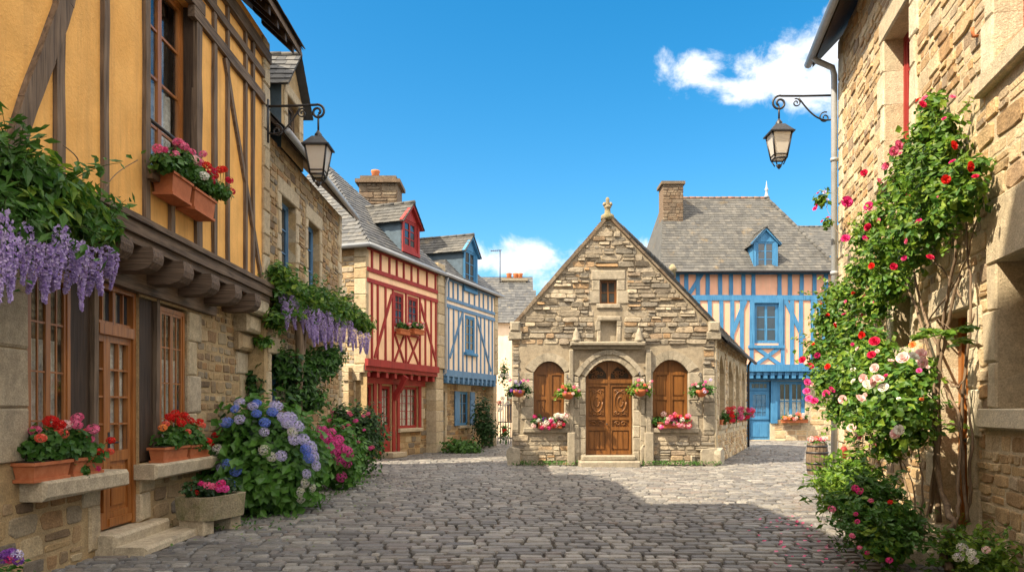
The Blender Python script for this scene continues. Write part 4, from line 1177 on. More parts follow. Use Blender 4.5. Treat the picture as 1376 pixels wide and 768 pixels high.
def chapel():
    H = thing('stone_chapel', 'small grey stone gabled chapel with carved wooden double door in the square', 'chapel', (cs(822), CD, 0))
    X0, X1, XM = cs(688), cs(961), cs(817); ZK = cz(442); ZA = cz(291)
    gab = lambda s: ZK + (ZA - ZK) * (1 - (abs(s - XM) / (XM - X0) if s < XM else abs(s - XM) / (X1 - XM)))
    wl = (cs(717), cs(758.5), cz(574), cz(500), cz(485)); wr = (cs(877), cs(925), cz(574), cz(500), cz(483)); dr = (cs(787), cs(850.5), .30, cz(506), cz(484))
    sw = (cs(806), cs(829), cz(408), cz(376)); nc = (cs(807), cs(829), cz(459), cz(431))
    holes = [(wl[0], wl[1], wl[2], wl[4]), (wr[0], wr[1], wr[2], wr[4]), (dr[0], dr[1], 0, dr[4]), sw, nc]
    mb = MB()
    plate(mb, FC, X0, X1, -.05, gab, holes, .3, 'mortar_grey', brk=(XM,))
    for a in (wl, wr, dr): spandrel(mb, FC, a[0], a[1], a[3], a[4] - a[3], a[4], .3, 'mortar_grey')
    ledge = cz(464)
    ex = [(wl[0] - .42, wl[1] + .42, .9, wl[4] + .34), (wr[0] - .42, wr[1] + .42, .9, wr[4] + .34), (dr[0] - .36, dr[1] + .36, 0, ledge), (sw[0] - .3, sw[1] + .3, sw[2] - .16, sw[3] + .32), (nc[0] - .2, nc[1] + .2, ledge, nc[3] + .2)]
    lo = [e for e in ex]
    up0 = cz(490)

    def span(z):
        if z <= ZK: return (X0 + .02, X1 - .02)
        f = (z - ZK) / (ZA - ZK)
        return (X0 + (XM - X0) * f + .05, X1 - (X1 - XM) * f - .05)
    # low: coursed rubble; middle: dressed ashlar flanking the openings; high: thin dark slabs
    stones(mb, FC, span, 0, 1.0, ex, rh=(.08, .2), rl=(1.3, 3.4), dep=(.004, .045), m='rubble_grey', gap=.006)
    z = 1.0
    for a, b in ((X0, wl[0] - .42), (wr[1] + .42, X1), (wl[1] + .42, dr[0] - .36), (dr[1] + .36, wr[0] - .42)):
        z = 1.0
        while z < 2.75:
            hh = random.uniform(.3, .48); hh = min(hh, 2.8 - z); s = a + .01
            while s < b - .02:
                l = random.uniform(.4, .75)
                if b - s - l < .2: l = b - s
                block(mb, FC, s, s + l - .008, z, z + hh - .008, -.1, random.uniform(.02, .04), 'granite_grey'); s += l
            z += hh
    stones(mb, FC, span, 2.8, ZA - .15, ex, rh=(.06, .19), rl=(1.1, 3.8), dep=(.004, .06), m='rubble_grey', gap=.004)
    arch_ring(mb, FC, wl[0], wl[1], 1.0, wl[3], wl[4] - wl[3], .26, -.3, .035, 'granite_grey'); arch_ring(mb, FC, wr[0], wr[1], 1.0, wr[3], wr[4] - wr[3], .28, -.3, .035, 'granite_grey')
    arch_ring(mb, FC, dr[0], dr[1], 0, dr[3], dr[4] - dr[3], .2, -.3, .05, 'granite_grey', nb=11)
    arch_ring(mb, FC, dr[0] - .2, dr[1] + .2, 0, dr[3], dr[4] - dr[3] + .17, .14, -.1, .09, 'granite_grey', nb=11)
    for s in (wl, wr): block(mb, FC, s[0] - .3, s[1] + .3, s[2] - .15, s[2] - .005, -.25, .07, 'granite_grey')
    jambs(mb, FC, sw[0], sw[1], sw[2], sw[3], 'granite_grey', w=.22, lint_h=.28); block(mb, FC, sw[0] - .1, sw[1] + .1, sw[2] - .13, sw[2] - .004, -.2, .05, 'granite_grey')
    jambs(mb, FC, nc[0], nc[1], nc[2], nc[3], 'granite_grey', w=.1, lint_h=.14, reveal=.15)
    fbox(mb, FC, nc[0], nc[1], nc[2], nc[3], -.2, -.15, 'granite_grey')
    # side walls and body (skewed plan)
    L = 9.6
    Fs = Face((X1, CD), (SK.x, SK.y), (1, -.41)); SL = L * SK.length
    ah = []
    for (xa, xb) in ((965.5, 973), (977.5, 984.5), (987.5, 993), (996, 1000.5)):
        a = Fs.px(xa, 520)[0]; b = Fs.px(xb, 520)[0]; ah.append((a, b))
    hs = [(a, b, 1.15, 3.3) for a, b in ah]
    plate(mb, Fs, 0, SL, -.05, ZK - .05, hs, .28, 'mortar_gold')
    for (a, b) in ah:
        c = (a + b) / 2; zs = 2.75
        aa = [(a + (b - a) * i / 10, zs + .52 * (1 - abs(2 * i / 10 - 1) ** 1.6)) for i in range(11)]
        for p, q in zip(aa, aa[1:]):
            mb.add([Fs.pt(*p, 0), Fs.pt(*q, 0), Fs.pt(q[0], 3.3, 0), Fs.pt(p[0], 3.3, 0)], [(0, 1, 2, 3)], 'granite')
            mb.add([Fs.pt(*p, 0), Fs.pt(*q, 0), Fs.pt(*q, -.28), Fs.pt(*p, -.28)], [(0, 1, 2, 3)], 'granite')
        block(mb, Fs, a - .1, b + .1, 1.0, 1.145, -.2, .1, 'granite')
        z = 1.15
        while z < 3.2:
            for (p, q) in ((a - .16, a), (b, b + .16)): block(mb, Fs, p, q, z, z + .4, -.25, .035, 'granite')
            z += .41
    stones(mb, Fs, lambda z: (.3, SL - .02), 0, ZK - .08, [(h[0] - .17, h[1] + .17, .98, 3.32) for h in hs] + [(0, SL, 1.0, 3.6)] if False else [(h[0] - .17, h[1] + .17, .98, 3.32) for h in hs], rh=(.1, .2), m='rubble_gold', dep=(.01, .04))
    quoins(mb, Fs, 0, 1, 0, ZK, 'granite', w=.3, h=.4, o1=.03)
    i = .29
    A = Vector((X0 + .02, CD + i, 0)); B = Vector((X1 - .30, CD + i, 0)); C = B + SK * (L - i); D = A + SK * (L - i)
    bl = [A, B, C, D]; mb.hexa([Vector((p.x, p.y, -.05)) for p in bl] + [Vector((p.x, p.y, ZK)) for p in bl], 'mortar_gold')
    Fw = Face((X0, CD), (SK.x, SK.y), (-1, .41)); plate(mb, Fw, 0, SL, -.05, ZK, [], .1, 'mortar_grey'); stones(mb, Fw, lambda z: (.05, SL), 0, ZK, rh=(.12, .25), m='rubble_grey')
    Fb = Face((X0 + SK.x * L, CD + L), (1, 0), (0, 1)); plate(mb, Fb, 0, X1 - X0, -.05, lambda s: gab(s + X0), [], .1, 'mortar_grey', brk=(XM - X0,))
    # worn boulder plinths at the corners
    for (s0, s1, hh) in ((X0 - .18, X0 + .25, .62), (X1 - .45, X1 + .16, .6), (wr[1] + .05, X1 - .6, .35), (dr[1] + .2, dr[1] + .62, .75)):
        stone(mb, FC, s0, s1, -.05, hh * .85, 0, .13, 'granite_grey', 14, .45)
    stone(mb, Fs, -.15, .5, -.05, .5, 0, .18, 'granite_grey', 12, .6)
    mb.build('wall', H)
    # roof
    mb = MB(); P = lambda s, z, y: Vector((s, CD + y, z))
    def rp(s, z, t): return Vector((s, CD, z)) + SK * t
    rise = (ZA - ZK) / (X1 - XM); ov = .32
    slates(mb, rp(X1 + ov, ZK - rise * ov, .18), rp(X1 + ov, ZK - rise * ov, L + .2), rp(XM, ZA, L + .2), rp(XM, ZA, .18), m='slate_old')
    mb.add([rp(X1 + ov, ZK - rise * ov - .06, .1), rp(X1 + ov, ZK - rise * ov - .06, L + .2), rp(X1 - .1, ZK + rise * .1 - .08, L + .2), rp(X1 - .1, ZK + rise * .1 - .08, .1)], [(0, 1, 2, 3)], 'oak_dark')
    rl = (ZA - ZK) / (XM - X0)
    slates(mb, rp(X0 - .2, ZK - rl * .2, L + .2), rp(X0 - .2, ZK - rl * .2, .18), rp(XM, ZA, .18), rp(XM, ZA, L + .2), m='slate_old')
    mb.tube([rp(X1 + ov + .05, ZK - rise * ov - .02, .1), rp(X1 + ov + .05, ZK - rise * ov - .04, L + .2)], .06, 'iron', 8)
    ridge_tiles(mb, rp(XM, ZA + .03, .2), rp(XM, ZA + .03, L + .1), 'slate_old', .09)
    rf = mb.build('roof', H)
    # coping stones up the gable
    mb = MB()
    for (sa, sb) in ((X0 - .05, XM), (X1 + .05, XM)):
        n = 15
        for k in range(n):
            t0, t1 = k / n, (k + .985) / n
            p0 = (sa + (sb - sa) * t0, ZK + .02 + (ZA - ZK) * t0); p1 = (sa + (sb - sa) * t1, ZK + .02 + (ZA - ZK) * t1)
            beam(mb, FC, p0, p1, random.uniform(.09, .115) if sa < XM else random.uniform(.06, .07), -.24, random.uniform(.05, .075), 'rubble_dark', seg=1, jit=.08)
    for (a, b) in ((X0 - .1, X0 + .28), (X1 - .26, X1 + .16)):
        block(mb, FC, a, b, ZK - .3, ZK - .08, -.3, .09, 'granite_grey'); block(mb, FC, a + .04, b - .04, ZK - .08, ZK + .22, -.3, .12, 'granite_grey', ch=.05)
    mb.build('coping', H)
    # finials
    mb = MB(); c = (XM, CD + .1, ZA + .02)
    mb.lathe(c, [(.2, -.1), (.19, .04), (.09, .1), (.08, .24), (.12, .28), (.07, .33)], 'moss_stone', 10)
    mb.lathe((XM, CD + .1, ZA + .3), [(.05, 0), (.075, .08), (.05, .16), (.06, .22), (.035, .28)], 'moss_stone', 8)
    for sg in (-1, 1): mb.lathe((XM + sg * .09, CD + .1, ZA + .38), [(.03, -.05), (.06, 0), (.03, .06)], 'moss_stone', 8)
    mb.build('finial', H)
    mb = MB(); e = rp(XM, ZA, L); mb.lathe((e.x, e.y, e.z), [(.14, 0), (.12, .2), (.2, .25), (.14, .4), (.05, .5)], 'moss_stone', 8); mb.build('finial', H)
    # ledge over the door
    mb = MB(); block(mb, FC, cs(766), cs(866), ledge - .02, ledge + .10, -.1, .22, 'granite_grey', ch=.03); block(mb, FC, cs(769), cs(863), ledge - .11, ledge - .024, -.1, .13, 'granite_grey'); mb.build('ledge', H)
    for x in (774, 858):
        mb = MB(); mb.lathe((cs(x), CD - .08, ledge + .10), [(.15, 0), (.13, .08), (.10, .14), (.10, .22), (.05, .32), (.015, .4)], 'granite_grey', 9); mb.build('pinnacle', H)
    # pilasters by the door
    for (a, b) in ((dr[0] - .48, dr[0] - .36), (dr[1] + .36, dr[1] + .52)):
        mb = MB(); block(mb, FC, a, b, .0, ledge - .13, -.05, .12, 'granite_grey'); block(mb, FC, a - .05, b + .05, 0, .95, -.05, .16, 'granite_grey'); mb.build('pilaster', H)
    # door steps
    for (a, b, z0, z1, o) in ((cs(776), cs(856), -.05, .15, .62), (cs(780), cs(852), .15, .29, .3)):
        mb = MB(); block(mb, FC, a, b, z0, z1, -.3, o, 'granite_grey', ch=.03); mb.build('step', H)
    # arched shutters
    for w in (wl, wr):
        mb = MB(); arch_panel(mb, FC, w[0] + .005, w[1] - .005, w[2], w[3], w[4] - w[3] - .01, -.2, -.14, 'door_wood'); c = (w[0] + w[1]) / 2
        for (a, b) in ((w[0] + .01, c - .006), (c + .006, w[1] - .01)):
            for (p, q) in ((a, a + .075), (b - .075, b)): fbox(mb, FC, p, q, w[2] + .01, w[3] + .02, -.14, -.105, 'door_wood')
            for zz in (w[2] + .06, w[2] + .85, w[3] - .02): fbox(mb, FC, a + .075, b - .075, zz - .05, zz + .05, -.14, -.107, 'door_wood')
            for (z0, z1) in ((w[2] + .15, w[2] + .76), (w[2] + .94, w[3] - .12)): fbox(mb, FC, a + .13, b - .13, z0, z1, -.14, -.12, 'door_wood')
        fbox(mb, FC, c - .02, c + .02, w[2] + .01, w[4] - .03, -.14, -.09, 'door_wood'); mb.build('shutter', H)
    # small gable window
    window(FC, sw[0], sw[1], sw[2], sw[3], .16, H, 'door_wood', cols=1, rows=2, leaves=2, fw=.035)
    # carved double door
    mb = MB(); zt = cz(512); c = (dr[0] + dr[1]) / 2
    arch_panel(mb, FC, dr[0] + .01, dr[1] - .01, .29, dr[3], dr[4] - dr[3] - .01, -.24, -.18, 'door_wood')
    fbox(mb, FC, dr[0] + .01, dr[1] - .01, zt - .05, zt + .06, -.18, -.11, 'door_wood')
    for (a, b) in ((dr[0] + .02, c - .025), (c + .025, dr[1] - .02)):
        m_ = (a + b) / 2
        for (p, q) in ((a, a + .07), (b - .07, b)): fbox(mb, FC, p, q, .3, zt - .05, -.18, -.135, 'door_wood')
        for (z0, z1) in ((.3, .42), (1.0, 1.1), (1.3, 1.38), (zt - .15, zt - .05)): fbox(mb, FC, a + .07, b - .07, z0, z1, -.18, -.137, 'door_wood')
        for k in range(3):
            p = a + .09 + k * (b - a - .18) / 3; fbox(mb, FC, p + .012, p + (b - a - .18) / 3 - .012, .46, .96, -.18, -.15, 'door_wood')
        fbox(mb, FC, a + .11, b - .11, 1.44, zt - .21, -.18, -.155, 'door_wood')
        for (zc, rz, rx, r) in ((1.83, .3, .17, .022), (1.83, .14, .08, .018)):
            mb.tube([FC.pt(m_ + rx * math.cos(t * .3307), zc + rz * math.sin(t * .3307), -.15) for t in range(20)], r, 'door_wood', 5)
        for zc in (1.2, zt - .3, 1.5):
            for sg in (-1, 1):
                mb.tube([FC.pt(m_ + sg * (.09 + (.09 - .0045 * t) * math.cos(t * .5)), zc + (.07 - .0033 * t) * math.sin(t * .5), -.15) for t in range(16)], .016, 'door_wood', 5)
    fbox(mb, FC, c - .03, c + .03, .3, dr[4] - .06, -.18, -.115, 'door_wood')
    d = mb.build('door', H)
    for sg in (-1, 1):
        q = MB(); a, b = (dr[0] + .1, c - .07) if sg < 0 else (c + .07, dr[1] - .1)
        pts = [(a + (b - a) * i / 10, zt + .1 + (.30 + .04) * math.sin(math.pi * (.12 + .76 * (i / 10))) * (.8 if (i < 5) == (sg < 0) else 1.0)) for i in range(11)]
        q.add([FC.pt(a, zt + .09, -.172)] + [FC.pt(p, z, -.172) for p, z in pts] + [FC.pt(b, zt + .09, -.172)], [tuple(range(13))], 'soil')
        for k in range(9):
            p = random.uniform(a + .06, b - .06); z = zt + .12 + random.random() * .2
            q.tube([FC.pt(p + .045 * math.cos(t * .63), z + .045 * math.sin(t * .63), -.165) for t in range(11)], .009, 'door_wood', 4)
        q.build('fretwork', d)
    q = MB(); p = FC.pt(c - .06, 1.18, -.115); q.lathe((p.x, p.y - .03, p.z), [(.0, -.03), (.03, 0), (0, .03)], 'iron', 8); q.build('handle', d)
    q = MB(); e = Fs.pt(SL - .12, 0, .08); q.tube([(e.x, e.y, .05), (e.x, e.y, ZK - .5), (e.x + .1, e.y, ZK - .3)], .05, 'iron', 8); q.build('downpipe', H)
    return H, Fs, ah, wl, wr


CH, Fs, AH, WLc, WRc = chapel()

# ================================================================== AZURE HOUSE (right, behind)
BD = 38.0
FB = Face((0, BD), (1, 0), (0, -1))


def c7(cx, cy): return FB.px(870 + cx / 1.9185, 220 + cy / 1.9185)


def azure_house():
    H = thing('azure_timbered_house', 'peach plastered house with bright blue timbers and a tall grey slate roof behind the chapel', 'house', (13, BD, 0))
    bs = lambda x: FB.px(x, 400)[0]; bz = lambda y: FB.px(0, y)[1]
    X0, X1 = bs(896), bs(1150); ZE = bz(363); ZJ = bz(497)
    w = (bs(1013), bs(1046), bz(461), bz(407)); mb = MB()
    plate(mb, FB, X0, X1, ZJ, ZE, [w], .25, 'peach'); mb.build('upper_wall', H)

    def tim(name, a, b, wd, o1=.05):
        q = MB(); beam(q, FB, a, b, wd, -.02, o1, 'azure_wood', seg=4, jit=.06); q.build(name, H)
    sx = lambda cx: c7(cx, 300)[0]; zm = bz(400)
    for cx in (55, 78, 100, 130, 155, 187, 215, 247, 273, 340, 367, 397, 430, 460, 500): tim('stud', (sx(cx), zm), (sx(cx), ZE), .2)
    for cx in (58, 95, 130, 160, 190, 218, 243, 268, 348, 372, 395, 425, 455, 490): tim('stud', (sx(cx), ZJ), (sx(cx), zm), .2, .048)
    tim('rail', (X0, ZE - .1), (X1, ZE - .1), .22, .06); tim('rail', (X0, zm), (X1, zm), .26, .06)
    tim('brace', c7(142, 280), c7(108, 335), .2, .053); tim('brace', c7(252, 352), c7(217, 440), .22, .053); tim('brace', c7(352, 345), c7(402, 450), .22, .053); tim('brace', c7(430, 350), c7(460, 420), .2, .053)
    tim('cross_brace', c7(278, 472), c7(342, 518), .18, .054); tim('cross_brace', c7(342, 472), c7(278, 518), .18, .058)
    tim('jetty_beam', (X0, ZJ + .1), (X1, ZJ + .1), .34, .3); tim('jetty_beam', (X0, ZJ - .15), (X1, ZJ - .15), .18, .12)
    for k in range(14):
        s = bs(1008) + k * .36; q = MB(); fbox(q, FB, s - .1, s + .1, ZJ - .42, ZJ - .1, -.35, .2, 'azure_wood'); q.build('joist_end', H)
    fr = MB()
    for (a, b, c, d) in ((w[0] - .2, w[0], w[2] - .1, w[3] + .25), (w[1], w[1] + .2, w[2] - .1, w[3] + .25), (w[0], w[1], w[3], w[3] + .25), (w[0] - .3, w[1] + .3, w[2] - .25, w[2] - .1)): fbox(fr, FB, a, b, c, d, -.05, .1, 'azure_wood')
    ww = window(FB, *w, .08, H, 'azure_wood', cols=1, rows=3, leaves=2, fw=.09, mw=.045); fr.build('frame', ww)
    # ground floor
    FBG = Face((0, BD + .4), (1, 0), (0, -1)); mb = MB()
    gd = (bs(1009.5), bs(1039), 0.05, bz(511)); gw = (bs(1048), bs(1086), bz(566), bz(511))
    plate(mb, FBG, X0, X1, -.05, ZJ, [gd, gw], .3, 'mortar_gold'); stones(mb, FBG, lambda z: (bs(1000), X1), 0, ZJ - .2, [(gd[0] - .3, gw[1] + .3, bz(563), 4), (gd[0] - .2, gd[1] + .2, 0, 4)], rh=(.14, .3), m='rubble_gold'); jambs(mb, FBG, *gw, 'granite', w=.15, lintel=False)
    mb.box(X0, X1, BD + .7, BD + 9, -.05, ZJ, 'mortar_gold'); mb.box(X0 + .01, X1 - .01, BD + .26, BD + 9, ZJ, ZE, 'mortar_gold'); mb.build('wall', H)
    q = MB(); fbox(q, FBG, gd[0] - .35, gw[1] + .4, gd[3] + .02, gd[3] + .34, -.1, .12, 'azure_wood'); fbox(q, FBG, gd[0] - .3, gd[0], 0, gd[3], -.2, .06, 'azure_wood'); fbox(q, FBG, gd[1], gw[0], .9, gd[3], -.2, .07, 'azure_wood'); q.build('door_surround', H)
    q = MB(); fbox(q, FBG, *gd, -.18, -.1, 'azure_wood')
    for (a, b, c, d) in ((gd[0] + .12, gd[1] - .12, .2, .9),): fbox(q, FBG, a, b, c, d, -.1, -.07, 'azure_wood')
    d = q.build('door', H)
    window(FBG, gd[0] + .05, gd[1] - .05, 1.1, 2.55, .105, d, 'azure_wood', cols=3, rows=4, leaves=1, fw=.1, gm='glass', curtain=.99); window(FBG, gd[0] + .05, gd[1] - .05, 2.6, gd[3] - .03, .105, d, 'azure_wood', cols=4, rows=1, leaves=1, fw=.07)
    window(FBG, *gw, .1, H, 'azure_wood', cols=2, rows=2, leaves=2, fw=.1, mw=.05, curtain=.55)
    # roof
    zr = bz(266); dd = 4.5
    zr = EYE + (HY - 266) * (BD + dd) / F0; xr = lambda x: (x - CX) * (BD + dd) / F0
    A, B = Vector((bs(885), BD - .4, ZE - .1)), Vector((bs(1126), BD - .4, ZE - .1)); Cc, Dd = Vector((xr(1030), BD + dd, zr)), Vector((xr(892), BD + dd, zr))
    mb = MB(); slates(mb, A, B, Cc, Dd, m='slate_old', row=.24, wid=(.2, .34))
    E = Vector((B.x + .2, BD + 9.4, ZE)); G = Vector((A.x, BD + 9.4, ZE)); mb.add([B, E, Cc, Dd, G, A], [(0, 1, 2), (1, 4, 3, 2), (4, 5, 3)], 'slate_old')
    slates(mb, B, E, Cc, m='slate_old', row=.24, wid=(.2, .34), base=False)
    ridge_tiles(mb, Dd, Cc, 'ridge_clay', .08); ridge_tiles(mb, Cc, B, 'slate_old', .1); mb.tube([A + Vector((0, -.06, -.04)), B + Vector((0, -.06, -.04))], .07, 'iron', 8)
    mb.add([A - Vector((0, 0, .05)), B - Vector((0, 0, .05)), Vector((B.x, BD + .3, ZE - .06)), Vector((A.x, BD + .3, ZE - .06))], [(0, 1, 2, 3)], 'oak_dark')
    rf = mb.build('roof', H)
    mb = MB(); mb.lathe((Cc.x, Cc.y, Cc.z), [(.2, 0), (.1, .15), (.06, .4), (.12, .5), (.05, .6), (.02, .9), (.0, 1.0)], 'zinc', 8); mb.build('finial', rf)
    # chimney
    cd = BD + 2.8; a, b = (891 - CX) * cd / F0, (918 - CX) * cd / F0; zt = EYE + (HY - 246) * cd / F0; mb = MB(); Fch = Face((a, cd), (1, 0), (0, -1)); zb = ZE + .3
    mb.box(a + .01, b - .01, cd + .01, cd + 1.2, zb, zt - .05, 'rubble_dark'); stones(mb, Fch, lambda z: (0, b - a), zb, zt - .1, rh=(.12, .24), m='rubble_dark')
    Fch2 = Face((b, cd), (0, 1), (1, 0)); stones(mb, Fch2, lambda z: (0, 1.2), zb, zt - .1, rh=(.12, .24), m='rubble_dark'); mb.box(a - .1, b + .1, cd - .1, cd + 1.3, zt - .06, zt + .1, 'rubble_dark'); mb.build('chimney', rf)
    # dormer
    FDm = Face((0, BD - .05), (1, 0), (0, -1)); dormer_on(H, FDm, 1012.5, 1045, 366, 325, 307, 'azure_wood', 'azure_wood', 3.2, 'azure')


azure_house()


# a lower slate-roofed house peeping out to the right of it
def back_house():
    d = 47; H = thing('slate_roofed_house', 'low slate-roofed house barely showing behind the azure timbered house on the right', 'house', (19.5, d, 0)); mb = MB()
    a, b = at(1075, 345, d), at(1190, 345, d); mb.box(a.x, b.x, d, d + 8, 0, a.z, 'mortar'); mb.build('wall', H)
    mb = MB(); t = EYE + (HY - 305) * (d + 4) / F0; slates(mb, (a.x - .3, d - .3, a.z), (b.x, d - .3, b.z), (b.x, d + 4, t), (a.x - .3, d + 4, t), m='slate_old', row=.3, wid=(.25, .4)); ridge_tiles(mb, (a.x - .3, d + 4, t), (b.x, d + 4, t), 'slate_old', .1); mb.build('roof', H)


back_house()


# ================================================================== ALLEY HOUSES (between blue house and chapel)
def alley_houses():
    d = 44; H = thing('alley_house', 'cream rendered house with stone chimney at the end of the alley left of the chapel', 'house', (at(690, 0, d).x, d, 0)); mb = MB()
    a, b = at(640, 400, d), at(718, 400, d); F = Face((0, d), (1, 0), (0, -1)); ze = at(0, 432, d).z
    hd = (at(681, 0, d).x, at(688, 0, d).x, .9, 2.6)
    plate(mb, F, a.x, b.x, -.05, ze, [hd], .2, 'pale'); mb.box(a.x, b.x, d + .21, d + 7, 0, ze, 'pale'); mb.build('wall', H); window(F, *hd, .1, H, 'timber', rows=3, cols=1)
    mb = MB(); zt = EYE + (HY - 372) * (d + 3.5) / F0
    slates(mb, (a.x, d - .3, ze - .1), (b.x, d - .3, ze - .1), (b.x, d + 3.5, zt), (a.x, d + 3.5, zt), row=.28, wid=(.22, .36)); mb.add([(a.x, d + 3.5, zt), (b.x, d + 3.5, zt), (b.x, d + 7, ze), (a.x, d + 7, ze)], [(0, 1, 2, 3)], 'slate')
    rf = mb.build('roof', H)
    mb = MB(); cd = d + 3; p, q = at(676, 0, cd).x, at(707, 0, cd).x; zc = EYE + (HY - 376) * cd / F0; Fc = Face((p, cd), (1, 0), (0, -1))
    mb.box(p + .01, q - .01, cd + .01, cd + 1, ze, zc - .05, 'mortar_grey'); stones(mb, Fc, lambda z: (0, q - p), ze + 1, zc - .1, rh=(.14, .28), m='rubble_grey'); mb.box(p - .1, q + .1, cd - .1, cd + 1.1, zc - .06, zc + .1, 'granite_grey'); mb.build('chimney', rf)
    for x in (684, 693, 699):
        mb = MB(); mb.lathe((at(x, 0, cd).x, cd + .5, zc + .09), [(.17, 0), (.15, .3), (.19, .36), (.17, .42)], 'pot', 10); mb.build('chimney_pot', H)
    mb = MB(); x = at(672, 0, cd).x; zt2 = EYE + (HY - 336) * cd / F0; mb.tube([(x, cd, zt - 1), (x, cd, zt2)], .035, 'iron', 6); mb.tube([(x - .6, cd, zt2 - .05), (x + .1, cd, zt2)], .025, 'iron', 5)
    for k in range(5): mb.tube([(x - .55 + k * .13, cd - .25, zt2 - .04), (x - .55 + k * .13, cd + .25, zt2 - .04)], .012, 'iron', 4)
    o = mb.build('roof_antenna'); o['label'] = 'thin television antenna mast rising beside the far chimney pots'; o['category'] = 'antenna'
    # nearer blue-slated gable
    d2 = 39.5; H2 = thing('slate_gabled_house', 'small house with blue-grey slate gable below the far chimney', 'house', (at(690, 0, d2).x, d2, 0)); F2 = Face((0, d2), (1, 0), (0, -1))
    a, b = at(668, 0, d2).x + .0, at(712, 0, d2).x; mb = MB(); ze2 = at(0, 440, d2).z; zp = at(0, 395, d2).z
    F3 = Face((at(692, 0, d2).x, d2), (.2, 1), (-1, 0)); 
    mb.box(at(692, 0, d2).x, b + .2, d2, d2 + 4, 0, ze2, 'pale'); mb.build('wall', H2)
    mb = MB(); slates(mb, (at(690, 0, d2).x, d2 - .2, ze2), (b + .4, d2 - .2, ze2), (b + .4, d2 + 2.4, zp + .6), (at(690, 0, d2).x + .1, d2 + 2.4, zp + .6), row=.28, wid=(.2, .34), m='slate'); mb.build('roof', H2)
    # wrought gate in the alley
    g = MB(); dg = 34.5; x0, x1 = at(669, 0, dg).x, at(690, 0, dg).x; zt = 2.0
    for k in range(7):
        x = x0 + (x1 - x0) * k / 6; g.tube([(x, dg, .02), (x, dg, zt - .1 + .1 * math.sin(k))], .022, 'iron', 5)
    for z in (.25, 1.0, 1.8): g.box(x0, x1, dg - .02, dg + .02, z, z + .05, 'iron')
    o = g.build('iron_gate'); o['label'] = 'black iron gate closing the narrow alley left of the chapel'; o['category'] = 'gate'


alley_houses()

# ================================================================== RIGHT STONE HOUSE
FR = Face((3.18, 0), (.21, 1), (-1, 0))


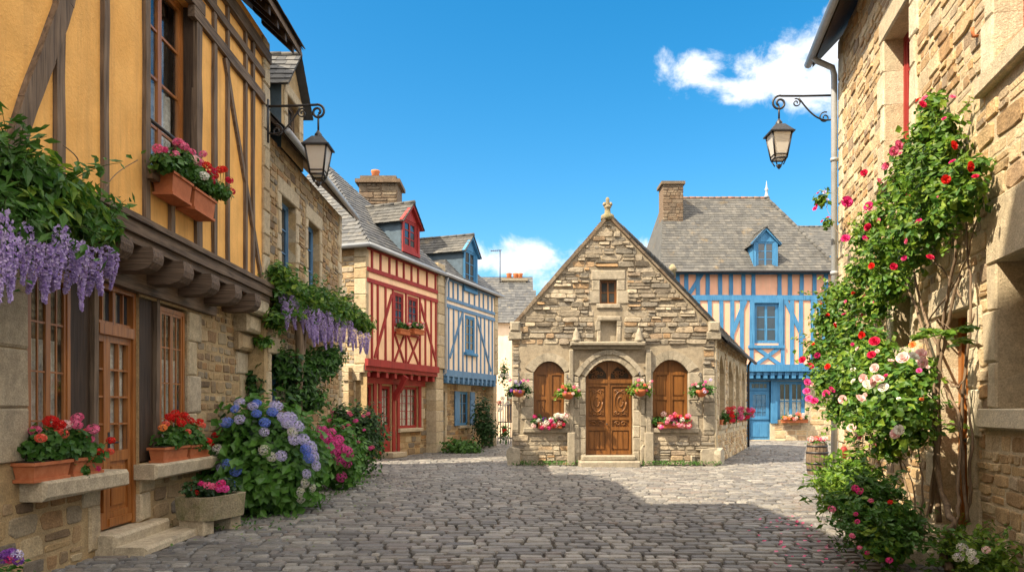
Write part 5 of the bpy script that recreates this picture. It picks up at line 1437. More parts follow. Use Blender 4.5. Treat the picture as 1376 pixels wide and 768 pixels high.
def right_house():
    sc = FR.px(1128, 500)[0]; S0 = 1.5
    H = thing('golden_stone_house', 'tall sunlit golden rubble-stone house with red window frames on the right', 'house', tuple(FR.pt(9, 0, 0)))
    ZE = 8.42
    q = lambda x, y=300: FR.px(x, y)[0]; zf = lambda x, y: FR.px(x, y)[1]
    w1 = (q(1225), q(1190), 5.02, 7.0); w2 = (q(1440), q(1338), zf(1338, 88), zf(1338, 88) + 2.0)
    w3 = (q(1226), q(1202), zf(1202, 470), zf(1202, 400)); dr = (q(1304), q(1260), .26, zf(1262, 428)); w4 = (q(1560), q(1343), zf(1343, 548), zf(1343, 352))
    holes = [w1, w2, w3, dr, w4]; mb = MB()
    plate(mb, FR, S0, sc, -.05, ZE, holes, .42, 'mortar_gold')
    ex = [(h[0] - .24, h[1] + .24, h[2] - .2, h[3] + .3) for h in holes]
    stones(mb, FR, lambda z: (S0 + .05, sc - .28), 0, ZE, ex, rh=(.10, .25), rl=(1.1, 2.6), dep=(.002, .026), m='rubble_gold', gap=.007)
    for h, lh in ((w1, .34), (w2, .34), (w3, .26), (dr, .34), (w4, .62)):
        jambs(mb, FR, h[0], h[1], h[2], h[3], 'granite_pale', w=.2, h=.45, o1=.035, reveal=.42, lint_h=lh)
        if h is not dr: block(mb, FR, h[0] - .3, h[1] + .3, h[2] - .2, h[2] - .004, -.4, .09, 'granite_pale')
    quoins(mb, FR, sc, -1, 0, ZE, 'granite_pale', w=.34)
    # body and far end
    cc = [FR.pt(S0, 0, -.42), FR.pt(sc, 0, -.42), FR.pt(sc, 0, -8) + Vector((0, 0, 0)), FR.pt(S0, 0, -8)]
    mb.hexa([Vector((p.x, p.y, -.05)) for p in cc] + [Vector((p.x, p.y, ZE)) for p in cc], 'mortar_gold')
    FE = Face(FR.pt(sc, 0, 0)[:2], (-FR.n.x, -FR.n.y), (0, 1)); plate(mb, FE, 0, 8, -.05, ZE, [], .1, 'mortar_gold'); stones(mb, FE, lambda z: (.02, 7.9), 0, ZE, rh=(.14, .28), m='rubble_gold')
    mb.build('wall', H)
    for h in (w1, w2): window(FR, h[0], h[1], h[2], h[3], .3, H, 'red_wood', cols=1, rows=4, leaves=2, fw=.09, mw=.03)
    window(FR, *w3, .3, H, 'timber', cols=1, rows=2, leaves=2); window(FR, *w4, .36, H, 'timber', cols=1, rows=3, leaves=2)
    d = MB(); fbox(d, FR, dr[0], dr[1], dr[2], dr[3], -.36, -.28, 'varnish')
    for (a, b) in ((dr[0], dr[0] + .1), (dr[1] - .1, dr[1])): fbox(d, FR, a, b, dr[2], dr[3], -.28, -.22, 'varnish')
    for z in (.4, 1.2, 2.0): fbox(d, FR, dr[0] + .1, dr[1] - .1, z, z + .12, -.28, -.25, 'varnish')
    dd = d.build('door', H); d = MB(); p = FR.pt(dr[1] - .16, 1.25, -.24); d.lathe(tuple(p), [(0, -.03), (.03, 0), (0, .03)], 'iron', 8); d.build('handle', dd)
    # steps
    for (o0, o1, z, a, b) in ((-.36, .42, .25, dr[0] - .25, dr[1] + .15), (.42, .95, .12, dr[0] - .2, dr[1] + .3)):
        d = MB(); block(d, FR, a, b, -.04, z, o0, o1, 'granite_pale', ch=.03); d.build('doorstep', H)
    # roof
    mb = MB(); ov = .42; pt = lambda s, z, o: FR.pt(s, z, o); rz = ZE + 4.2
    mb.hexa([pt(S0, ZE - .3, ov), pt(sc + .3, ZE - .3, ov), pt(sc + .3, rz, -4), pt(S0, rz, -4), pt(S0, ZE - .18, ov), pt(sc + .3, ZE - .18, ov), pt(sc + .3, rz + .1, -4), pt(S0, rz + .1, -4)], 'oak_dark')
    slates(mb, pt(S0, ZE - .17, ov + .04), pt(sc + .33, ZE - .17, ov + .04), pt(sc + .33, rz + .1, -4), pt(S0, rz + .1, -4), row=.28, wid=(.24, .4)); mb.add([pt(S0, rz, -4), pt(sc + .3, rz, -4), pt(sc + .3, ZE, -8.2), pt(S0, ZE, -8.2)], [(0, 1, 2, 3)], 'slate')
    mb.add([FR.pt(sc, ZE, 0), FR.pt(sc, ZE, -8), FR.pt(sc, rz, -4)], [(0, 1, 2)], 'mortar_gold')
    rf = mb.build('roof', H)
    mb = MB(); mb.tube([pt(S0, ZE - .22, ov + .07), pt(sc + .34, ZE - .22, ov + .07)], .075, 'zinc', 8); mb.build('gutter', rf)
    mb = MB(); s = sc - .04; mb.tube([pt(s, ZE - .25, ov + .05), pt(s, ZE - .34, ov - .04), pt(s, ZE - .48, .13), pt(s, ZE - .62, .1), pt(s, .1, .1)], .055, 'zinc', 10)
    for z in (2, 4.1, 6.2): mb.tube([pt(s, z, .1), pt(s, z + .06, .1)], .068, 'zinc', 10)
    mb.build('downpipe', H)
    for s_, z in ((q(1318), zf(1318, 48)),):
        mb = MB(); mb.tube([pt(s_, z, 0), pt(s_, z, .07), pt(s_, z + .09, .08)], .018, 'terracotta', 6); mb.build('shutter_hook', H)


right_house()


# ================================================================== LAMPS
def lamp(base, arm, label, drop, armlen, scroll):
    """bracket from the wall at base along horizontal vector arm, lantern hanging at its end"""
    base = Vector(base); arm = Vector(arm).normalized()
    H = thing('street_lamp', label, 'lamp', tuple(base), 'wrought-iron wall lamps')
    P = lambda a, z: base + arm * a + Vector((0, 0, z))
    mb = MB()
    r = .10 * armlen
    cx, czz = armlen - r * 1.0, -r * 1.15
    pts = [P(-.02, 0), P(armlen * .5, 0), P(armlen - r * 1.2, .01)]
    for k in range(0, 26):
        t = R(95) - k * R(21); rr = r * 1.3 * (1 - k / 34)
        pts.append(P(cx + rr * math.cos(t), czz + rr * math.sin(t)))
    mb.tube(pts, .022, 'iron', 8)
    q = [P(.0, -.48)]
    for k in range(16): q.append(P(.03 + (armlen * .55) * (k / 15), -.46 + .42 * (k / 15) ** 1.3 - .10 * math.sin(math.pi * k / 15)))
    mb.tube(q, .016, 'iron', 7)
    for (a, z, rr0, sg) in ((armlen * .62, -.13, .085, 1), (.16, -.42, .11, -1)):
        mb.tube([P(a + sg * rr0 * (1 - k / 26) * math.cos(k * .42 + 1.2), z + rr0 * (1 - k / 26) * math.sin(k * .42 + 1.2)) for k in range(22)], .013, 'iron', 6)
    hx = armlen - r * .9
    mb.tube([P(-.015, .12), P(-.015, -.62)], .035, 'iron', 6)
    mb.tube([P(hx, czz - .05), P(hx, -drop)], .018, 'iron', 7); mb.build('bracket', H)
    # lantern
    c = P(hx, -drop); w0, w1 = .185, .11; zt, zb = -.27, -.76

    def ring(w, z): return [c + Vector((sx * w, sy * w, z)) for sx, sy in ((-1, -1), (1, -1), (1, 1), (-1, 1))]
    mb = MB(); mb.lathe(tuple(c + Vector((0, 0, -.12))), [(.085, 0), (.06, .03), (.065, .06), (.04, .09), (.02, .13)], 'iron', 10)
    mb.hexa(ring(w0 + .035, zt) + ring(.09, -.11), 'iron'); mb.hexa(ring(w0 + .045, zt - .025) + ring(w0 + .045, zt), 'iron')
    for k in range(4):
        a, b = ring(w0, zt)[k], ring(w1, zb)[k]; mb.tube([a, b], .018, 'iron', 5)
        a2, b2 = ring(w1, zb)[k], ring(w1, zb)[(k + 1) % 4]; mb.tube([a2, b2], .02, 'iron', 5)
        mb.tube([ring(w1, zb)[k], ring(.06, zb - .12)[k]], .012, 'iron', 5)
        f = .86; wm = w0 + (w1 - w0) * f; zm = zt + (zb - zt) * f; mb.tube([ring(wm, zm)[k], ring(wm, zm)[(k + 1) % 4]], .012, 'iron', 5)
    mb.lathe(tuple(c + Vector((0, 0, zb - .2))), [(.0, 0), (.03, .03), (.06, .08), (.03, .1)], 'iron', 8); ln = mb.build('lantern', H)
    mb = MB(); mb.hexa(ring(w1 - .004, zb) + ring(w0 - .004, zt - .03), 'frost'); mb.build('lantern_glass', ln)


lamp(FU.pt(12.75, at(0, 143, 12.75).z, .06), (1, -.05, 0), 'black iron lantern on a scrolled bracket at the corner of the ochre house', .44, .96, 1)
sR = FR.px(1122, 128)[0]
lamp(FR.pt(sR, at(0, 128, FR.pt(sR, 0).y).z, .03), (-1, .05, 0), 'black iron lantern on a scrolled bracket by the right stone house downpipe', .44, 1.12, 1)


# ================================================================== PLANTERS
def trough(mb, F, s0, s1, z0, z1, o0, o1, m='terracotta'):
    t = .025; lip = .015
    mb.hexa([F.pt(s0 + t, z0, o0 + t), F.pt(s1 - t, z0, o0 + t), F.pt(s1 - t, z0, o1 - t), F.pt(s0 + t, z0, o1 - t), F.pt(s0, z1, o0), F.pt(s1, z1, o0), F.pt(s1, z1, o1), F.pt(s0, z1, o1)], m)
    fbox(mb, F, s0 - lip, s1 + lip, z1 - .03, z1, o0 - lip, o1 + lip, m); fbox(mb, F, s0 + .005, s1 - .005, z0 - .012, z0 + .02, o0 + .005, o1 - .005, m)
    fbox(mb, F, s0 + .02, s1 - .02, z1, z1 + .012, o0 + .02, o1 - .02, 'soil')


def planter(label, F, boxes, blist, nleaf, lsize, flowers, name='geranium_planter', cat='planter', group=None, lm='leaf', headf=ger, wid=.5, scale=1.0, spread=0):
    """boxes [(s0,s1,z0,z1,o0,o1)], foliage blobs, flowers [(pos, colour, scale)]"""
    b = boxes[0]; H = thing(name, label, cat, tuple(F.pt((boxes[0][0] + boxes[-1][1]) / 2, b[2], (b[4] + b[5]) / 2)), group)
    for bx in boxes:
        mb = MB(); trough(mb, F, *bx); mb.build('trough', H)
    mb = MB(); blobs(mb, blist, nleaf, lsize, lm, shell=.3, up=.4, wid=wid)
    fl = mb.build('foliage', H)
    st = MB()
    for (p, c, sc) in flowers:
        put(headf(c), 'flower_head', H, p, sc * scale)
        q = min(blist, key=lambda bb: (Vector(bb[0]) - p).length); st.tube([Vector(q[0]), p], .004, 'stem', 4)
    st.build('stem', H)
    return H


def px_flowers(F, lst, out, jit=.12):
    return [(F.at(x, y, out + random.uniform(-jit, jit)), c, s) for (x, y, c, s) in lst]


# ground-floor sill planters of the ochre house (sill top z .925, out to .24)
def ochre_planters():
    s = lambda x, o=.12: FL.px(x, 600, o)[0]
    fl = px_flowers(FL, [(47, 578, 'pet_pink', 1.1), (68, 565, 'pet_red', 1.3), (72, 580, 'pet_coral', 1.3), (62, 590, 'pet_coral', 1), (104, 561, 'pet_pink', 1.2), (90, 570, 'pet_palepink', 1.1), (103, 570, 'pet_pink', 1.1), (113, 582, 'pet_coral', 1.2), (125, 576, 'pet_pink', 1.25), (93, 595, 'pet_coral', 1.1), (131, 607, 'pet_red', 1.1), (149, 591, 'pet_red', .9), (148, 606, 'pet_coral', .9), (127, 630, 'pet_magenta', 1.1), (80, 570, 'pet_red', 1.2), (120, 590, 'pet_pink', 1.0), (55, 588, 'pet_coral', 1), (84, 582, 'pet_coral', 1.1)], .16)
    bl = [(FL.at(x, y, .12), (.15, .17, .12)) for x, y in ((48, 602), (68, 600), (88, 603), (108, 604), (122, 608), (60, 590), (100, 590))] + [(FL.at(112, 632, .17), (.08, .08, .1))]
    planter('terracotta window box of coral and pink geraniums on the sill left of the glazed door', FL, [(s(33), s(84), .935, 1.11, .0, .21), (s(89), s(131), .935, 1.11, .0, .2)], bl, 1500, .075, fl, group='window boxes of the ochre house')
    fl = px_flowers(FL, [(223, 569, 'pet_coral', 1.0), (228, 560, 'pet_red', 1.2), (236, 555, 'pet_red', 1.2), (219, 574, 'pet_orange', 1.1), (237, 577, 'pet_orange', 1), (236, 563, 'pet_red', 1.1), (248, 558, 'pet_red', 1.2), (255, 565, 'pet_red', 1.3), (252, 580, 'pet_coral', 1), (268, 566, 'pet_red', 1.1), (260, 573, 'pet_red', 1.2), (272, 571, 'pet_coral', 1), (280, 592, 'pet_red', 1.1), (290, 584, 'pet_red', 1.2), (284, 598, 'pet_red', 1.0), (244, 568, 'pet_red', 1.1)], .16, .1)
    bl = [(FL.at(x, y, .12), (.15, .2, .12)) for x, y in ((226, 592), (240, 590), (254, 592), (266, 594), (234, 580), (255, 578))]
    planter('terracotta window box of bright red geraniums on the sill right of the glazed door', FL, [(s(212), s(246), .935, 1.12, .0, .2), (s(249), s(275), .935, 1.11, .0, .2)], bl, 1100, .075, fl, group='window boxes of the ochre house')
    s = lambda x, o=.25: FU.px(x, 240, o)[0]
    z0 = 4.62
    fl = px_flowers(FU, [(212, 200, 'pet_pink', 1.1), (240, 192, 'pet_pink', 1.3), (235, 208, 'pet_pink', 1.1), (247, 197, 'pet_pink', 1.2), (257, 205, 'pet_pink', 1.1), (262, 214, 'pet_palepink', 1.1), (273, 207, 'pet_pink', 1), (260, 216, 'pet_palepink', 1), (268, 217, 'pet_pink', 1.1), (221, 201, 'pet_magenta', .8)], .26)
    bl = [(FU.at(x, y, .22), (.14, .2, .13)) for x, y in ((216, 218), (228, 220), (240, 225), (250, 232), (262, 236), (245, 214))]
    planter('terracotta window box of pink geraniums under the upper window of the ochre house', FU, [(8.70, 9.22, 4.13, 4.39, .03, .28)], bl, 900, .075, fl, group='upper window boxes of the ochre house')
    fl = px_flowers(FU, [(278, 222, 'pet_red', 1.1), (285, 230, 'pet_crimson', 1.2), (274, 236, 'pet_white', 1.2), (283, 243, 'pet_crimson', 1.2), (296, 228, 'pet_red', 1.2), (301, 227, 'pet_red', 1), (308, 242, 'pet_crimson', 1.1), (311, 257, 'pet_crimson', 1.1), (281, 234, 'pet_red', 1.1), (289, 236, 'pet_red', 1)], .24)
    bl = [(FU.at(x, y, .24), (.12, .2, .12)) for x, y in ((276, 248), (288, 254), (298, 258), (270, 242))]
    planter('window box of crimson geraniums hanging right of the pink upper one', FU, [(9.30, 9.95, 4.12, 4.38, .03, .28)], bl, 700, .07, fl, group='upper window boxes of the ochre house')


ochre_planters()


# boxes on the red house windows, chapel, azure house
def small_planters():
    for (cx, lab) in ((204, 'little window box of pink flowers under the left red upper window'), (240, 'little window box of pink flowers under the right red upper window')):
        a = J(cx - 13, 430)[0]; b = J(cx + 13, 430)[0]; z = J(cx, 428)[1]; c = (a + b) / 2
        bl = [(FJ.pt(c + k, z + .12, .16), (.17, .17, .13)) for k in (-.22, 0, .22)]
        fl = [(FJ.pt(c + random.uniform(-.3, .3), z + random.uniform(.1, .25), .3), random.choice(['pet_pink', 'pet_palepink', 'pet_coral']), .8) for _ in range(7)]
        planter(lab, FJ, [(a, b, z - .16, z, .06, .26)], bl, 260, .08, fl, group='window boxes of the red house')
    cols_l = ['pet_magenta', 'pet_magenta', 'pet_white', 'pet_white', 'pet_palepink', 'pet_violet', 'pet_white', 'pet_crimson']
    cols_r = ['pet_pink', 'pet_crimson', 'pet_palepink', 'pet_pink', 'pet_red', 'pet_white', 'pet_hpink', 'pet_orange']
    for (w, cl, lab) in ((WLc, cols_l, 'flower box of white and magenta blooms under the left arched chapel shutter'), (WRc, cols_r, 'flower box of pink and crimson blooms under the right arched chapel shutter')):
        a, b, z = w[0] + .02, w[1] - .02, w[2]
        bl = [(FC.pt(a + (b - a) * k, z + .2, .05), (.17, .18, .14)) for k in (.08, .3, .5, .7, .92)]
        fl = [(FC.pt(a - .05 + (b - a + .1) * random.random(), z + random.uniform(.0, .4), random.uniform(.12, .26)), random.choice(cl), random.uniform(1.0, 1.5)) for _ in range(30)]
        planter(lab, FC, [(a + .1, b - .05, z + .0, z + .16, -.08, .18)], bl, 520, .075, fl, group='flower boxes of the chapel front', headf=tiny)
    words = ['first', 'second', 'third', 'fourth']
    for k, (a, b) in enumerate(AH):
        bl = [(Fs.pt((a + b) / 2 + e, 1.36, .12), (.2, .2, .2)) for e in (-.15, .15)]
        c = [['pet_red', 'pet_red', 'pet_crimson'], ['pet_magenta', 'pet_white', 'pet_pink'], ['pet_crimson', 'pet_magenta'], ['pet_pink', 'pet_red', 'pet_hpink']][k]
        fl = [(Fs.pt((a + b) / 2 + random.uniform(-.3, .3), 1.36 + random.uniform(-.1, .3), .3 + random.uniform(-.1, .1)), random.choice(c), 1.2) for _ in range(12)]
        planter('%s flower box in the %s arch from the front of the chapel side' % (['scarlet', 'magenta and white', 'crimson', 'bright pink'][k], words[k]), Fs, [(a + .02, b - .02, 1.15, 1.3, -.12, .1)], bl, 220, .09, fl, group='flower boxes of the chapel side', headf=tiny)
    Fz = Face((0, BD + .3), (1, 0), (0, -1)); a, b = Fz.px(1049, 555)[0], Fz.px(1084, 555)[0]; z = Fz.px(0, 563)[1]
    bl = [(Fz.pt(a + (b - a) * k, z + .1, .12), (.22, .2, .16)) for k in (.1, .35, .6, .9)]
    fl = [(Fz.pt(a + (b - a) * random.random(), z + random.uniform(.0, .3), .3), random.choice(['pet_coral', 'pet_orange', 'pet_palepink']), 1.6) for _ in range(14)]
    planter('flower box of salmon blooms under the blue ground-floor window of the azure house', Fz, [(a, b, z - .16, z, .02, .22)], bl, 300, .1, fl, headf=tiny)


small_planters()


def hanging_baskets():
    spec = [(697, 523, ['pet_violet', 'pet_violet', 'pet_hpink', 'pet_lilac'], 'leaf_dark', 'shaded hanging basket of purple flowers at the left chapel corner'),
            (763, 526, ['pet_coral', 'pet_palepink', 'pet_pink'], 'leaf_bright', 'hanging basket of lime green foliage left of the chapel door'),
            (860, 522, ['pet_palepink', 'pet_pink', 'pet_coral'], 'leaf_bright', 'hanging basket of pale pink flowers right of the chapel door'),
            (942, 523, ['pet_hpink', 'pet_lilac', 'pet_white', 'pet_pink'], 'leaf', 'hanging basket of lilac pink flowers at the right chapel corner')]
    for (x, y, cl, lm, lab) in spec:
        p = FC.at(x, y, .3); H = thing('hanging_basket', lab, 'hanging basket', tuple(p), 'hanging baskets on the chapel front')
        mb = MB(); mb.lathe((p.x, p.y, p.z - .22), [(.03, 0), (.12, .03), (.18, .12), (.2, .2)], 'terracotta', 12); mb.build('bowl', H)
        mb = MB(); w = Vector((p.x, CD - .02, p.z + .42)); mb.tube(curve([w, w + Vector((0, -.2, .06)), Vector((p.x, p.y, p.z + .36))], 5), .014, 'iron', 6)
        for a in range(3): mb.tube([(p.x, p.y, p.z + .36), (p.x + .19 * math.cos(a * 2.1), p.y + .19 * math.sin(a * 2.1), p.z - .02)], .005, 'iron', 4)
        mb.build('bracket', H)
        bl = [((p.x + dx, p.y, p.z + dz), (.19, .18, .17)) for dx, dz in ((-.14, .02), (.12, .04), (0, .1), (-.22, -.08), (.24, -.04))]
        mb = MB(); blobs(mb, bl, 420, .075, lm, shell=.3, wid=.45); mb.build('foliage', H)
        for _ in range(11): put(tiny(random.choice(cl)), 'flower_head', H, (p.x + random.uniform(-.3, .33), p.y - random.uniform(.08, .24), p.z + random.uniform(-.08, .28)), random.uniform(.55, .95))


hanging_baskets()


# ================================================================== SHRUBS
def ell_hit(x, y, c, r):
    """first point of the view ray on an ellipsoid, or nearest"""
    o = Vector((0, 0, EYE)); d = Vector(((x - CX) / F0, 1, (HY - y) / F0)); q = Vector((o[i] - c[i]) / r[i] for i in range(3)) if False else Vector([(o[i] - c[i]) / r[i] for i in range(3)])
    e = Vector([d[i] / r[i] for i in range(3)]); a, b, cc = e.dot(e), 2 * q.dot(e), q.dot(q) - 1; D = b * b - 4 * a * cc
    t = (-b - math.sqrt(D)) / (2 * a) if D > 0 else -b / (2 * a)
    return o + d * t


def hydrangea():
    c = Vector((-3.98, 11.75, .78)); r = (.82, .85, .95)
    H = thing('hydrangea_bush', 'large hydrangea bush with blue and lilac heads beside the stone trough', 'bush', (c.x, c.y, 0))
    mb = MB(); bl = [(c, r), (c + Vector((.30, .35, -.05)), (.7, .7, .8)), (c + Vector((-.2, -.4, -.25)), (.6, .55, .7)), (c + Vector((.25, -.2, -.35)), (.6, .6, .6))]
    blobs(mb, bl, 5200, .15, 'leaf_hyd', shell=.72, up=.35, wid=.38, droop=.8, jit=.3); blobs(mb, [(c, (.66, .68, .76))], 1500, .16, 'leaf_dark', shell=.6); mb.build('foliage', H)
    mb = MB()
    for k in range(14):
        a = random.random() * 6.28; mb.tube(curve([(c.x + .1 * math.cos(a), c.y + .1 * math.sin(a), 0), (c.x + .3 * math.cos(a), c.y + .3 * math.sin(a), .5), (c.x + .5 * math.cos(a), c.y + .5 * math.sin(a), 1.1)], 4), .014, 'bark', 5)
    mb.build('stem', H)
    L = [(322, 540, 'pet_lilac', .9), (340, 545, 'pet_lilac', .9), (316, 549, 'pet_blue', .8), (305, 567, 'pet_blue', 1.0), (322, 563, 'pet_lilac', .9), (345, 555, 'pet_blue', .8), (356, 567, 'pet_blue', .9), (355, 580, 'pet_lilac', .8), (371, 545, 'pet_lilac', 1.1), (366, 553, 'pet_blue', .9), (300, 567, 'pet_lilac', .8), (390, 560, 'pet_lilac', 1.1), (400, 572, 'pet_lilac', 1.1), (393, 580, 'pet_cream', .9), (408, 590, 'pet_lilac', 1.1), (418, 600, 'pet_lilac', 1.1), (411, 603, 'pet_blue', 1), (421, 612, 'pet_lilac', 1.1), (425, 625, 'pet_lilac', .9), (415, 614, 'pet_blue', 1), (378, 612, 'pet_lilac', .9), (355, 604, 'pet_cream', .9), (365, 613, 'pet_cream', .8), (291, 603, 'pet_cream', .9), (297, 628, 'pet_lilac', .8), (305, 623, 'pet_blue', .9), (317, 631, 'pet_blue', 1.0), (308, 651, 'pet_blue', 1.1), (395, 590, 'pet_lilac', 1), (412, 636, 'pet_lilac', .8), (410, 648, 'pet_cream', .8), (404, 660, 'pet_cream', .8), (385, 568, 'pet_lilac', 1), (380, 560, 'pet_lilac', 1), (345, 541, 'pet_blue', .8), (405, 668, 'pet_cream', .9), (420, 655, 'pet_cream', .7)]
    for x, y, col, s in L: 
        p = ell_hit(x, y, c + Vector((.08, .05, 0)), (.95, .95, 1.1)); put(hyd(col), 'flower_head', H, p, s * .92, tilt=(p - c).normalized() + Vector((0, 0, .4)))


hydrangea()


def pink_bushes():
    c = Vector((-3.62, 15.0, .72)); H = thing('hydrangea_bush', 'smaller hydrangea bush with hot pink heads behind the blue hydrangea', 'bush', (c.x, c.y, 0))
    mb = MB(); blobs(mb, [(c, (.62, .6, .72)), (c + Vector((.3, -.2, -.2)), (.4, .4, .5))], 1900, .13, 'leaf_hyd', shell=.6, up=.35, wid=.38); mb.build('foliage', H)
    for x, y, s in ((432, 576, 1), (425, 585, 1), (440, 588, 1.1), (448, 596, 1.1), (455, 590, 1), (460, 602, 1), (450, 606, 1), (467, 606, 1), (456, 617, 1), (467, 622, .9), (459, 640, 1), (440, 603, 1), (445, 580, .9), (470, 612, .8)):
        p = ell_hit(x, y, c, (.7, .7, .8)); put(hyd('pet_hpink'), 'flower_head', H, p, s * 1.05, tilt=(p - c).normalized() + Vector((0, 0, .4)))
    c = Vector((-3.85, 18.0, .85)); H = thing('rose_shrub', 'dark rounded rose shrub with dusty pink blooms in front of the red house', 'bush', (c.x, c.y, 0))
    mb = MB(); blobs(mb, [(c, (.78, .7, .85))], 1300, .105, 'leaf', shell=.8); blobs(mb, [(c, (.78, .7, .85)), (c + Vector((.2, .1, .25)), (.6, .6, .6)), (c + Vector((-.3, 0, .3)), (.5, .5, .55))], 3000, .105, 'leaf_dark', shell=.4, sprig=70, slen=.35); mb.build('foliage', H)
    for _ in range(32):
        p = ell_hit(random.uniform(432, 505), random.uniform(545, 605), c, (.88, .83, .98)); put(hyd('pet_hpink' if random.random() < .4 else 'pet_pink'), 'flower_head', H, p, random.uniform(.4, .65))
    # creeper and low plants at the blue house
    for (x, y, yb, d, rr, lab, nm, lm) in ((648, 565, 603, 31.0, (.5, .45, 1.25), 'tall dark shrub growing at the far corner of the blue timbered house', 'evergreen_shrub', 'leaf_dark'), (618, 600, 608, 27.6, (.75, .5, .32), 'low spreading green shrub along the foot of the blue timbered house', 'low_shrub', 'leaf')):
        c = at(x, y, d); H = thing(nm, lab, 'bush', (c.x, c.y, 0)); mb = MB(); blobs(mb, [(c, rr), (c + Vector((.25, 0, -rr[2] * .35)), (rr[0] * .8, rr[1], rr[2] * .6))], 1500, .13, lm, shell=.4); mb.build('foliage', H)
        mb = MB(); mb.tube([(c.x, c.y, 0), (c.x, c.y, c.z)], .04, 'bark', 6); mb.build('stem', H)
    c = at(676, 575, 33.2); H = thing('climbing_flowers', 'straggling pale climber with red and cream blooms beside the alley gate', 'plant', (c.x, c.y, 0)); mb = MB(); blobs(mb, [(at(677, 500, 33.4), (.3, .2, .7)), (at(678, 580, 33.2), (.3, .25, .5))], 420, .12, 'leaf', shell=.2); mb.build('foliage', H)
    for _ in range(14): put(tiny(random.choice(['pet_red', 'pet_cream', 'pet_white'])), 'flower_head', H, at(random.uniform(670, 685), random.uniform(480, 590), 33.0), 1.8)


pink_bushes()


def stone_trough():
    c = Vector((-4.02, 9.95, 0)); H = thing('stone_trough', 'mossy stone trough planter of pink and red geraniums on stone feet', 'planter', tuple(c))
    F = Face((c.x, c.y), (.35, 1), (1, 0)); mb = MB()
    out = [(-.42, -.22), (.42, -.22), (.42, .22), (.30, .30), (-.30, .30), (-.42, .18)]; z0, z1 = .17, .47
    vs = [F.pt(a * .94, z0, b * .94) for a, b in out] + [F.pt(a, z1, b) for a, b in out] + [F.pt(a * .82, z1, b * .74) for a, b in out] + [F.pt(a * .82, z1 - .06, b * .74) for a, b in out]; n = 6
    fs = [tuple(range(n))] + [(r * n + k, r * n + (k + 1) % n, (r + 1) * n + (k + 1) % n, (r + 1) * n + k) for r in range(3) for k in range(n)]
    mb.add(vs, fs, 'moss_stone'); mb.add([vs[18 + k] for k in range(6)], [tuple(range(6))], 'soil'); mb.build('basin', H)
    for s in (-.26, .26):
        mb = MB(); block(mb, F, s - .1, s + .1, -.03, .168, -.2, .2, 'granite'); mb.build('foot', H)
    mb = MB(); blobs(mb, [(F.pt(a, .56, b), (.2, .2, .14)) for a, b in ((-.25, 0), (0, .05), (.25, 0))], 700, .065, 'leaf_dark', shell=.3, wid=.5); mb.build('foliage', H)
    for (x, y, col, s) in ((258, 661, 'pet_red', 1.0), (264, 664, 'pet_red', .9), (270, 652, 'pet_magenta', .8), (278, 655, 'pet_pink', 1.1), (286, 656, 'pet_pink', 1), (297, 652, 'pet_magenta', 1.1), (302, 659, 'pet_hpink', 1.1), (295, 660, 'pet_hpink', .9)):
        put(ger(col), 'flower_head', H, at(x, y - 3, 9.66), s * 1.05)


stone_trough()


def pansies():
    c = Vector((-4.28, 6.25, 0)); H = thing('pansy_clump', 'small clump of purple pansies at the foot of the left wall', 'plant', tuple(c)); mb = MB(); blobs(mb, [((c.x, c.y + k, .14), (.2, .22, .16)) for k in (-.2, .1)], 500, .06, 'leaf', shell=.2); mb.build('foliage', H)
    for (x, y, col) in ((8, 744, 'pet_violet'), (16, 742, 'pet_violet'), (23, 744, 'pet_lilac'), (4, 750, 'pet_violet'), (14, 750, 'pet_magenta'), (24, 752, 'pet_violet')): put(tiny(col), 'flower_head', H, at(x, y, 6.15), .8)


pansies()


